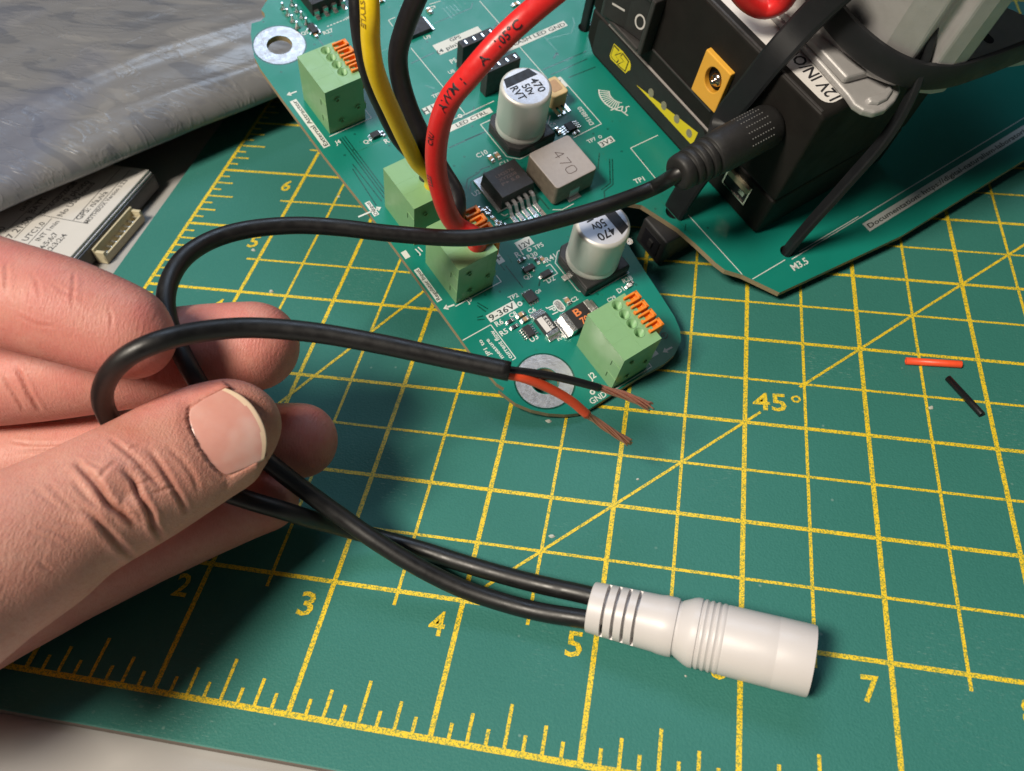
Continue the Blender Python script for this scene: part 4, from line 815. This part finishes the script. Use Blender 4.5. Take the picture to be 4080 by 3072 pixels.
def dt(body, a, b, h=None): fit_text(q, body, (a[0] - o0.x, a[1] - o0.y), (b[0] - o0.x, b[1] - o0.y), zt, 0, h)
def dl(a, b, w=.22): strip(q, (a[0] - o0.x, a[1] - o0.y), (b[0] - o0.x, b[1] - o0.y), w, zt)
dt('GPS: n/a,n/a', (-26.84,118.39,5.2), (-25.11,131.34,5.2)); dt('MOTHBOX Version 3.2.3', (-23.76,117.17,5.2), (-22.08,137.33,5.2)); dt('No USB found', (-32.76,119.18,5.2), (-31.12,134.86,5.2)); dt('0 photo', (-34.76,125.76,5.2), (-33.05,135.61,5.2)); dt('SD:6GB/26GB', (-38.48,119.51,5.2), (-36.46,134.65,5.2)); dt('BATT:', (-41.88,119.83,5.2), (-41.49,127.22,5.2))
dt('7 21:00', (-41.95,108.63,5.2), (-40.57,117.83,5.2)); dt('UTC1.0', (-37.02,108.04,5.2), (-35.93,116.08,5.2)); dt('INT 1min', (-33.45,108.47,5.2), (-32.21,117.05,5.2)); dt('4;5;6;7', (-30.4,105.51,5.2), (-29.81,112.3,5.2)); dt('1;2;3;2;4', (-28.07,104.15,5.2), (-26.98,111.96,5.2)); dt('DATE', (-45.41,120.32,5.2), (-45.41,124.91,5.2)); dt('-0', (-46.4,110.31,5.2), (-45.99,112.79,5.2))
dl((-40.33,119.29,5.2), (-38.05,134.08,5.2)); dl((-28.7,117.81,5.2), (-27.19,142.35,5.2)); dl((-25.18,117.35,5.2), (-23.88,142.12,5.2)); dl((-44.07,119.75,5.2), (-23.98,117.15,5.2)); dl((-45.37,110.61,5.2), (-43.67,126.23,5.2)); dl((-41.05,108.74,5.2), (-40.33,119.29,5.2)); dl((-35.91,107,5.2), (-35.32,118.1,5.2))
q.build('screen_text', 'epaper_ink', ds)

# ------------------------------------------------------------------ the hand
CHAINS = {
    'thumb': [(30.27, -16.27, 43.06, 16, 15), (36.04, -8.92, 42.81, 13.2, 12.5), (40.35, -1.58, 41.54, 12.2, 11.5), (44.34, 5.35, 39.96, 11.6, 10.8), (47.64, 10.68, 39.17, 10.6, 10), (53.54, 19.39, 37.40, 10.45, 9.5), (58.29, 26.02, 36.75, 10.25, 8.6), (61.94, 29.81, 36.57, 9.75, 7.8), (65.43, 33.08, 36.63, 9, 7.2), (70.81, 36.09, 36.74, 7.8, 6.4)],
    'index': [(-6.29, 34.51, 65.35, 10, 9.8), (3.80, 36.57, 63.62, 9.6, 9.3), (15.75, 38.06, 61.00, 9.1, 8.8), (27.97, 37.74, 58.09, 8.7, 8.5), (38.15, 37.50, 55.69, 8.5, 8.2), (46.05, 37.19, 53.06, 7.9, 7.4), (51.70, 37.02, 50.36, 7.2, 6.8), (55.13, 37.38, 48.59, 6.8, 6.4)],
    'middle': [(-22.02, 29.73, 40.50, 10, 9.8), (-6.53, 31.95, 39.08, 9.6, 9.3), (8.14, 35.03, 37.25, 8.9, 8.6), (21.02, 38.23, 36.58, 8.6, 8.4), (36.04, 43.01, 36.80, 8.6, 8.2), (48.94, 47.32, 37.09, 8.5, 8), (57.56, 49.98, 36.86, 8.3, 7.8), (63.34, 51.41, 36.85, 8, 7.5), (68.25, 52.50, 36.74, 7.8, 7.2)],
    'ring': [(-17.56, 17.43, 26.23, 9.6, 9.4), (-4.59, 22.35, 23.68, 9.2, 8.8), (8.92, 27.76, 21.43, 8.6, 8.2), (23.63, 33.00, 20.11, 8.2, 8), (39.31, 37.64, 19.41, 7.9, 7.7), (53.11, 41.15, 18.81, 7.6, 7.4), (64.86, 43.75, 18.53, 7.3, 7), (73.95, 45.64, 18.20, 7, 6.6)],
    'pinky': [(8.44, -13.82, 20.41, 14, 13), (15.19, -5.01, 15.86, 11.2, 11), (24.07, 4.67, 12.94, 9.3, 9.2), (33.34, 13.14, 11.57, 7.9, 7.9), (44.20, 21.54, 11.81, 7.1, 7.1), (53.90, 28.47, 12.36, 6.7, 6.6), (61.24, 33.21, 12.87, 6.4, 6.2), (68.00, 36.69, 13.09, 6, 5.8)],
}
CAPL = {'thumb': 10.9, 'index': 8.5, 'middle': 8.5, 'ring': 7.5, 'pinky': 6.5}
EYE = np.array([133,-49.9,150])
def dense_chain(rows, step=.6):
    P_ = np.array([r[:3] for r in rows]); w = np.array([r[3] for r in rows]); t_ = np.array([r[4] for r in rows]); n = len(P_); out = []
    for i in range(n - 1):
        p0, p1, p2, p3 = P_[max(i - 1, 0)], P_[i], P_[i + 1], P_[min(i + 2, n - 1)]; k = max(2, int(np.linalg.norm(p2 - p1) / step))
        for j in range(k):
            x = j / k; p = .5 * ((2 * p1) + (-p0 + p2) * x + (2 * p0 - 5 * p1 + 4 * p2 - p3) * x * x + (-p0 + 3 * p1 - 3 * p2 + p3) * x ** 3)
            out.append(np.r_[p, w[i] * (1 - x) + w[i + 1] * x, t_[i] * (1 - x) + t_[i + 1] * x])
    out.append(np.r_[P_[-1], w[-1], t_[-1]]); return np.array(out)
def loft(rows, cap, seg=48, back=True):
    d = dense_chain(rows); p = d[:, :3]; n = len(p); L_ = np.r_[0, np.cumsum(np.linalg.norm(np.diff(p, axis=0), axis=1))]; s = L_[-1] - L_
    # pack the rings closer near the tip so the end stays round
    ss = np.r_[np.linspace(L_[-1], cap, max(2, int((L_[-1] - cap) / .8)))[:-1], cap * (1 - np.sin(np.linspace(0, math.pi / 2, 26)))]
    pos = np.stack([np.interp(L_[-1] - ss, L_, d[:, k]) for k in range(5)], 1); c = np.sqrt(np.clip(1 - np.clip(1 - ss / cap, 0, 1) ** 2.3, 0, 1)); vs = []; fs = []; m = len(ss)
    for i in range(m):
        tg = pos[min(i + 1, m - 1), :3] - pos[max(i - 1, 0), :3]; tg /= np.linalg.norm(tg) + 1e-9
        u = EYE - pos[i, :3]; u -= tg * u.dot(tg); u /= np.linalg.norm(u); v = np.cross(tg, u)
        for j in range(seg):
            th = 2 * math.pi * j / seg; vs.append(tuple(pos[i, :3] + (v * pos[i, 3] * math.cos(th) + u * pos[i, 4] * math.sin(th)) * max(c[i], .01)))
    for i in range(m - 1):
        for j in range(seg): fs.append((i * seg + j, i * seg + (j + 1) % seg, (i + 1) * seg + (j + 1) % seg, (i + 1) * seg + j))
    fs.append(tuple(range(seg))[::-1]); fs.append(tuple(range((m - 1) * seg, m * seg))); return vs, fs
hb = MB()
for nm, rows in CHAINS.items(): hb.add(*loft(rows, CAPL[nm]))
wrist = (-72, -34, 46)
def limb(a, b, ra, rb): hb.add(*loft([(*a, ra, ra), (*[(x + y) / 2 for x, y in zip(a, b)], (ra + rb) / 2, (ra + rb) / 2), (*b, rb, rb)], rb))
for nm, r in (('index', 11.5), ('middle', 12), ('ring', 11.5)): limb(wrist, [CHAINS[nm][0][k] + (CHAINS[nm][1][k] - CHAINS[nm][0][k]) * .5 for k in range(3)], 19, r)
limb(wrist, CHAINS['pinky'][0][:3], 18, 14); limb(wrist, CHAINS['thumb'][0][:3], 18, 17); limb((-20, 2, 40), (8, 6, 38), 17, 12); limb((-30, 15, 52), (-8, 25, 52), 15, 11)
hb.add(*loft([(-240, -110, 62, 30, 25), (-150, -68, 54, 28, 23), (*wrist, 25, 19), (-50, -22, 45, 24, 18)], 16))
tmp = hb.build('hand', 'debris')
rm = tmp.modifiers.new('r', 'REMESH'); rm.mode = 'VOXEL'; rm.voxel_size = .34 * MM; rm.use_smooth_shade = True
sm = tmp.modifiers.new('s', 'SMOOTH'); sm.factor = .5; sm.iterations = 10
dg = bpy.context.evaluated_depsgraph_get(); me = bpy.data.meshes.new_from_object(tmp.evaluated_get(dg)); bpy.data.objects.remove(tmp)
NV = len(me.vertices); co = np.empty(NV * 3); me.vertices.foreach_get('co', co); co = co.reshape(-1, 3) / MM
nr = np.empty(NV * 3); me.vertex_normals.foreach_get('vector', nr) if hasattr(me, 'vertex_normals') else me.vertices.foreach_get('normal', nr); nr = nr.reshape(-1, 3)
disp = np.zeros(NV); crease = np.zeros(NV)
def seg_dist(pts, step=.25):
    """distance of nearby vertices to a polyline; (indices, distance, fraction along)"""
    P_ = np.array([tuple(p) for p in spline(pts, step)]); lo, hi = P_.min(0) - 3, P_.max(0) + 3
    idx = np.where(((co > lo) & (co < hi)).all(1))[0]; D_ = np.full(len(idx), 1e9); F_ = np.zeros(len(idx))
    for k, p in enumerate(P_):
        d = np.linalg.norm(co[idx] - p, axis=1); b = d < D_; D_[b] = d[b]; F_[b] = k / (len(P_) - 1)
    return idx, D_, F_
def groove(pts, depth, width, lip=.35, red=1.0):
    i, d, f_ = seg_dist(pts); e = np.clip(np.minimum(f_, 1 - f_) * 5, 0, 1) ** .7
    disp[i] += e * (-depth * np.exp(-(d / width) ** 2) + lip * depth * np.exp(-((d - 2.3 * width) / (1.3 * width)) ** 2)); crease[i] = np.maximum(crease[i], red * e * np.exp(-(d / (width * 1.3)) ** 2))
for pts, dpt, w in (
    ([(49.97,14.18,48.79),(51.58,13.14,48.47),(54.19,11.54,47.1),(56.15,9.97,44.97),(57.4,9.84,43.28),(58.77,9.62,40.04)], .85, .55),
    ([(53.59,7.71,46.69),(54.62,7.54,45.59),(55.65,7.12,44.04),(56.85,6.62,40.93),(57.22,6.59,38.25),(55.96,8.27,32.13)], .55, .55),
    ([(55.97,15.3,46.54),(57.91,14.25,44.86),(58.95,12.85,43.04),(59.92,11.83,40.29),(60.02,11.1,38.11),(59.04,11.89,32.23)], .85, .50),
    ([(51.97,19.78,47.6),(54.71,18.4,47.24),(56.88,17.51,46.29),(58.84,16.39,44.74),(60.83,15.4,42.09)], .45, .42),
    ([(57.54,19.71,46.14),(59.21,18.83,45.03),(61.23,17.13,42.56),(62.35,16.03,39.85),(62.74,15.35,35.4)], .50, .45),
    ([(59.67,21.24,45.18),(62.21,20.27,42.93),(63.63,19.33,40.57),(64.21,18.17,37.8)], .25, .45),
    ([(51.37,10.82,48.55),(52.83,9.89,47.72),(54.12,9.22,46.66),(55.36,8.71,45.3)], .30, .40),
    ([(51.26,14.67,48.47),(52.63,14.09,48.07),(54.06,14.09,47.45)], .22, .3), ([(54.17,11.99,47.18),(54.52,14.17,47.22),(55.3,16.16,46.97)], .28, .35), ([(55.63,18.24,46.92),(56.39,19.37,46.64),(57.32,20.28,46.27)], .22, .3),
    ([(57.36,15.7,45.7),(58.08,16.52,45.36),(58.79,16.99,44.94)], .18, .25), ([(58.4,14.12,44.33),(59.36,15.37,43.87),(60.24,15.97,43.18)], .2, .28), ([(60.78,15.24,42.05),(61.53,16.16,41.53),(61.95,16.45,41.06)], .2, .28), ([(59.94,14.18,42.54),(60.89,15.12,41.8),(61.84,16.32,41.15)], .2, .28),
    ([(57.26,11.73,44.53),(57.39,10.86,43.94),(57.89,10.27,42.81)], .2, .4), ([(58.03,10.09,42.42),(58.72,10.8,41.8),(59.21,10.93,40.87)], .2, .3), ([(48.58,9.37,49.63),(51.42,7.75,48.34),(53.51,6.89,46.53)], .16, .4), ([(47.03,8.23,50.21),(49.65,6.96,49.3),(51.96,6.19,47.74)], .12, .4),
    ([(49.85,1.46,48.97),(52.11,2.07,46.71),(53.47,2.01,44.62)], .12, .35), ([(50.06,2.82,48.93),(52.49,3.22,46.57),(53.97,3.44,44.5)], .12, .35), ([(51.73,-0.85,46.12),(52.1,-1.26,45.25),(52.82,-1,43.84)], .14, .35), ([(51.63,4.42,47.73),(53.34,5.11,46.13),(54.79,5.87,44.56)], .14, .3)):
    groove(pts, dpt * .72, w * .8, red=min(1.0, dpt * 1.4))
for pts, dpt, w in (
    ([(42.46,39.08,62.8),(43.53,36.94,62.44),(44.12,34.86,61.68),(44.52,33.28,60.68)], .16, .22), ([(49.09,35.37,59.59),(49.86,33.93,58.55),(50.06,32.62,57.49)], .14, .2), ([(33.35,37.24,65.54),(34.41,34.91,64.76),(35.13,32.61,63.31)], .18, .25), ([(37.32,36.67,64.47),(38.99,35.07,63.63),(40.08,33.12,62.32)], .1, .25),
    ([(40.58,36,63.41),(42.71,35.17,62.37),(45.46,35.05,61.19)], .08, .25), ([(36.53,30.76,61.02),(39.35,30.41,59.68),(42.21,30.76,59.07)], .1, .25),
    ([(24.89,34.61,43.57),(26.44,33.05,41.79),(27.44,31.66,38.65),(27.81,31.47,35.65)], .35, .35), ([(23.06,32.84,42.68),(24.84,31.34,39.95),(25.47,30.7,36.26)], .25, .3), ([(45.04,41.61,43.94),(45.97,39.56,41.91),(45.88,37.93,39.01)], .3, .35), ([(47.12,41.7,43.55),(47.74,39.99,41.7),(47.74,38.65,39.23)], .2, .3),
    ([(18.82,29.21,28.39),(23.49,29.82,27.67),(28.58,31.1,27.12)], .15, .25), ([(20.49,27.75,27.47),(25.58,29.14,26.84),(30.6,30.72,26.46)], .12, .25)):
    groove(pts, dpt, w, lip=.5, red=min(.6, dpt * 1.2))
# knuckle pad between the two deep folds
def blob(p, r, h):
    d = np.linalg.norm(co - np.array(p), axis=1); disp[:] += h * np.exp(-(d / r) ** 2)
blob((55.15,13.66,46.8), 2.4, .7); blob((58.7,11.77,42.66), 2.0, .35); blob((55.12,6.8,44.62), 2.2, .35); blob((60.72,13.08,40.02), 2.4, .3); blob((58.02,12.4,43.96), 1.2, -.35)

# --- nail: a curved plate let into the thumb
tr_ = dense_chain(CHAINS['thumb']); tp = tr_[:, :3]; TLn = np.r_[0, np.cumsum(np.linalg.norm(np.diff(tp, axis=0), axis=1))]; TS_ = TLn[-1]
def thumb_frame(s):
    """s = distance back from the tip"""
    a = np.array([np.interp(TS_ - s, TLn, tr_[:, k]) for k in range(5)]); b = np.array([np.interp(TS_ - s - .6, TLn, tr_[:, k]) for k in range(3)]); c = np.array([np.interp(TS_ - max(s - .6, 0), TLn, tr_[:, k]) for k in range(3)])
    tg = (c - b) / np.linalg.norm(c - b); u = EYE - a[:3]; u -= tg * u.dot(tg); u /= np.linalg.norm(u); v = np.cross(tg, u); r = math.radians(0); u, v = u * math.cos(r) + v * math.sin(r), v * math.cos(r) - u * math.sin(r)
    k = math.sqrt(max(0, 1 - max(0, 1 - s / CAPL['thumb']) ** 2.3)); return a[:3], tg, u, v, a[3] * k, a[4] * k
S0, S1, HWN = 3.9, 14.4, 6.7            # free edge, cuticle, half width (mm)
def nail_pt(f_, g, off):
    """f_ 0 = cuticle, 1 = free edge; g -1..1 across"""
    hw = HWN * (1 - .10 * (1 - f_) ** 2)
    base = S1 - 2.6 * (1 - math.sqrt(max(0, 1 - (abs(g) * .97) ** 2.2))) * -1 * -1; tip = S0 + 2.6 * abs(g) ** 2.4
    s = base + (tip - base) * f_; pc, tg, u, v, w, t_ = thumb_frame(9.0)
    # plate: shallow cylinder fixed to the frame at s = 9, running straight to the free edge
    lat = g * hw; along = 9.0 - s; dome = -(lat ** 2) / (2 * 10.5) - .010 * (along + 1) ** 2 - (.0 if along < 4 else .03 * (along - 4) ** 2)
    return pc + tg * along + v * lat + u * (NH + dome + off)
NH = thumb_frame(9.0)[5] + .25
# sink the skin under the plate, raise the fold round it
pc, tg, u_, v_, w_, t_ = thumb_frame(9.0); rel = co - pc; al = rel @ tg; la = rel @ v_; he = rel @ u_; near = (he > 0) & (np.abs(la) < 10.5) & (al > -9) & (al < 12)
g_ = np.clip(la / HWN, -1, 1); base_s = S1 - 2.6 * (1 - np.sqrt(np.clip(1 - (np.abs(g_) * .97) ** 2.2, 0, 1))); tip_s = S0 + 2.6 * np.abs(g_) ** 2.4
dome = -(la ** 2) / 21 - .010 * (al + 1) ** 2 - np.where(al < 4, 0, .03 * (al - 4) ** 2); plate_h = NH + dome
ins_base = al - (9 - base_s); ins_tip = (9 - tip_s) - al; ins_side = HWN - np.abs(la)
m_in = near & (ins_base > -.1) & (ins_side > -.15) & (ins_tip > -.05)
tgt = plate_h - .14; new = co.copy(); new[m_in] += np.outer(np.minimum(0, tgt[m_in] - he[m_in]), u_)
db = np.minimum(ins_base, ins_side); ring_ = near & (db < .45) & (db > -3.0) & (ins_tip > -.6)
fold_t = np.where(db > 0, plate_h + .20 - .9 * np.clip(db, 0, .45), plate_h + .20 + .06 * db - .05 * db ** 2); wgt = np.exp(-(np.clip(-db - .5, 0, 9) / .8) ** 2)
lift = np.zeros(NV); hn = (new - pc) @ u_; lift[ring_] = np.clip(fold_t[ring_] - hn[ring_], -.25, 1.4) * wgt[ring_]; new += lift[:, None] * u_
below = near & (ins_tip <= -.05) & (ins_tip > -3.5) & (ins_side > -1); over = np.clip(he - (plate_h - .7), 0, 3); new[below] -= np.outer(over[below], u_)
crease[near] = np.maximum(crease[near], (.22 * np.exp(-((db[near] - .25) / .3) ** 2)) * (ins_tip[near] > -.3)); disp[m_in] = 0
co = new + nr * disp[:, None]
# colour attribute: red at pads and folds, paler and browner on the back of the thumb
flush = np.zeros(NV)
for nm, am in (('index', .75), ('middle', .95), ('ring', 1.0), ('pinky', .75), ('thumb', .55)):
    tipp = np.array(CHAINS[nm][-1][:3]); flush = np.maximum(flush, am * np.exp(-(np.linalg.norm(co - tipp, axis=1) / (19 if nm != 'thumb' else 13)) ** 2))
idc = np.array(CHAINS['index'][4][:3]); flush = np.maximum(flush, .55 * np.exp(-(np.linalg.norm(co - idc, axis=1) / 24) ** 2))
td = np.full(NV, 1e9)
for p in tp[::6]: td = np.minimum(td, np.linalg.norm(co - p, axis=1))
tan = np.clip(1.4 - td / 11.5, 0, 1)
me.vertices.foreach_set('co', (co * MM).ravel()); me.update()
at_ = me.color_attributes.new('skin', 'FLOAT_COLOR', 'POINT'); at_.data.foreach_set('color', np.stack([flush, np.clip(crease, 0, 1), tan, np.ones(NV)], 1).astype(np.float32).ravel())
me.materials.clear(); me.polygons.foreach_set('use_smooth', np.ones(len(me.polygons), bool)); me.polygons.foreach_set('material_index', np.zeros(len(me.polygons), int))
t = NT('skin')
at2 = t.node('ShaderNodeAttribute'); at2.attribute_name = 'skin'; sp_ = t.node('ShaderNodeSeparateColor'); t.L(at2.outputs['Color'], sp_.inputs[0]); FL, CR, TA = sp_.outputs[0], sp_.outputs[1], sp_.outputs[2]
base = t.mix(TA, (.600, .268, .225), (.600, .318, .222)); base = t.mix(FL, base, (.560, .150, .130))
base = t.mix(t.ramp(t.noise(.16, 4, .6), [(.35, 0.0), (.7, .45)]), base, (.640, .365, .280)); base = t.mix(t.ramp(t.noise(.9, 4, .7), [(.45, 0.0), (.75, .35)]), base, (.500, .160, .120))
base = t.mix(t.math('MULTIPLY', CR, .62), base, (.230, .055, .030))
t.set(Base_Color=base, Roughness=t.ramp(t.noise(1.2, 3), [(.3, .40), (.7, .58)]), Specular_IOR_Level=.42, Subsurface_Weight=.22, Subsurface_Radius=(1.0, .35, .18), Subsurface_Scale=.0016)
cells = t.voro(1.5, 'DISTANCE_TO_EDGE'); fine = t.noise(3.2, 3, .7); lines = t.noise(1.1, 3, .6, (3.0, .55, 1.2, .5))
wv = t.node('ShaderNodeTexWave'); wv.inputs['Scale'].default_value = .55; wv.inputs['Distortion'].default_value = 7; wv.inputs['Detail'].default_value = 2; wv.inputs['Detail Scale'].default_value = .25; t.L(t.coord(), wv.inputs['Vector'])
hsum = t.math('ADD', t.math('MULTIPLY', t.ramp(cells, [(0, 0.0), (.16, 1.0)]), t.math('ADD', t.math('MULTIPLY', TA, .26), .06)), t.math('ADD', t.math('MULTIPLY', fine, .35), t.math('ADD', t.math('MULTIPLY', lines, .9), t.math('MULTIPLY', t.math('MULTIPLY', wv.outputs['Fac'], FL), .12))))
t.bump(hsum, .62, .22)
me.materials.append(MATS['skin']); me.name = 'hand'
hand = bpy.data.objects.new('hand', me); COL.objects.link(hand)
tag(hand, 'bare left hand reaching in from the left, pinching the black cable between thumb and fingers', 'hand')
# nail plate
nf, ng = 40, 44; vs = []; fs = []; mi = []
for lay, off in ((0, 0.0), (1, -.42)):
    for i in range(nf + 1):
        for j in range(ng + 1): vs.append(tuple(nail_pt(i / nf, -1 + 2 * j / ng, off - (.18 if i == 0 and lay == 0 else 0))))
N1 = (nf + 1) * (ng + 1); idn = lambda l, i, j: l * N1 + i * (ng + 1) + j
q = MB(); q.v = [tuple(map(float, v)) for v in vs]
for i in range(nf):
    for j in range(ng):
        q.f.append((idn(0, i, j), idn(0, i, j + 1), idn(0, i + 1, j + 1), idn(0, i + 1, j)))
        gg = abs(-1 + 2 * (j + .5) / ng); q.m.append(1 if (i + .5) / nf > .92 - .02 * gg else 0); q.sm.append(True)
for i in range(nf):
    for j in (0, ng): q.f.append((idn(0, i, j), idn(0, i + 1, j), idn(1, i + 1, j), idn(1, i, j))); q.m.append(0); q.sm.append(True)
for j in range(ng): q.f.append((idn(0, nf, j), idn(0, nf, j + 1), idn(1, nf, j + 1), idn(1, nf, j))); q.m.append(1); q.sm.append(True)
t = NT('nail'); n1 = t.noise(.35, 3); c = t.mix(n1, (.590, .262, .215), (.650, .355, .300)); c = t.mix(t.ramp(t.noise(.12, 2), [(.5, 0.0), (.7, .6)]), c, (.72, .52, .47))
t.set(Base_Color=c, Roughness=.27, Specular_IOR_Level=.55, Subsurface_Weight=.15, Subsurface_Radius=(1, .4, .2), Subsurface_Scale=.001); t.bump(t.math('ADD', t.noise(.8, 2, .5, (1, 1, 1)), t.noise(.15, 2)), .18, .15)
plain('nail_edge', (.74, .56, .40), .5, var=.1)
na = q.build('thumb_nail', ['nail', 'nail_edge'], hand); na['label'] = 'thumb nail with a pale trimmed edge'
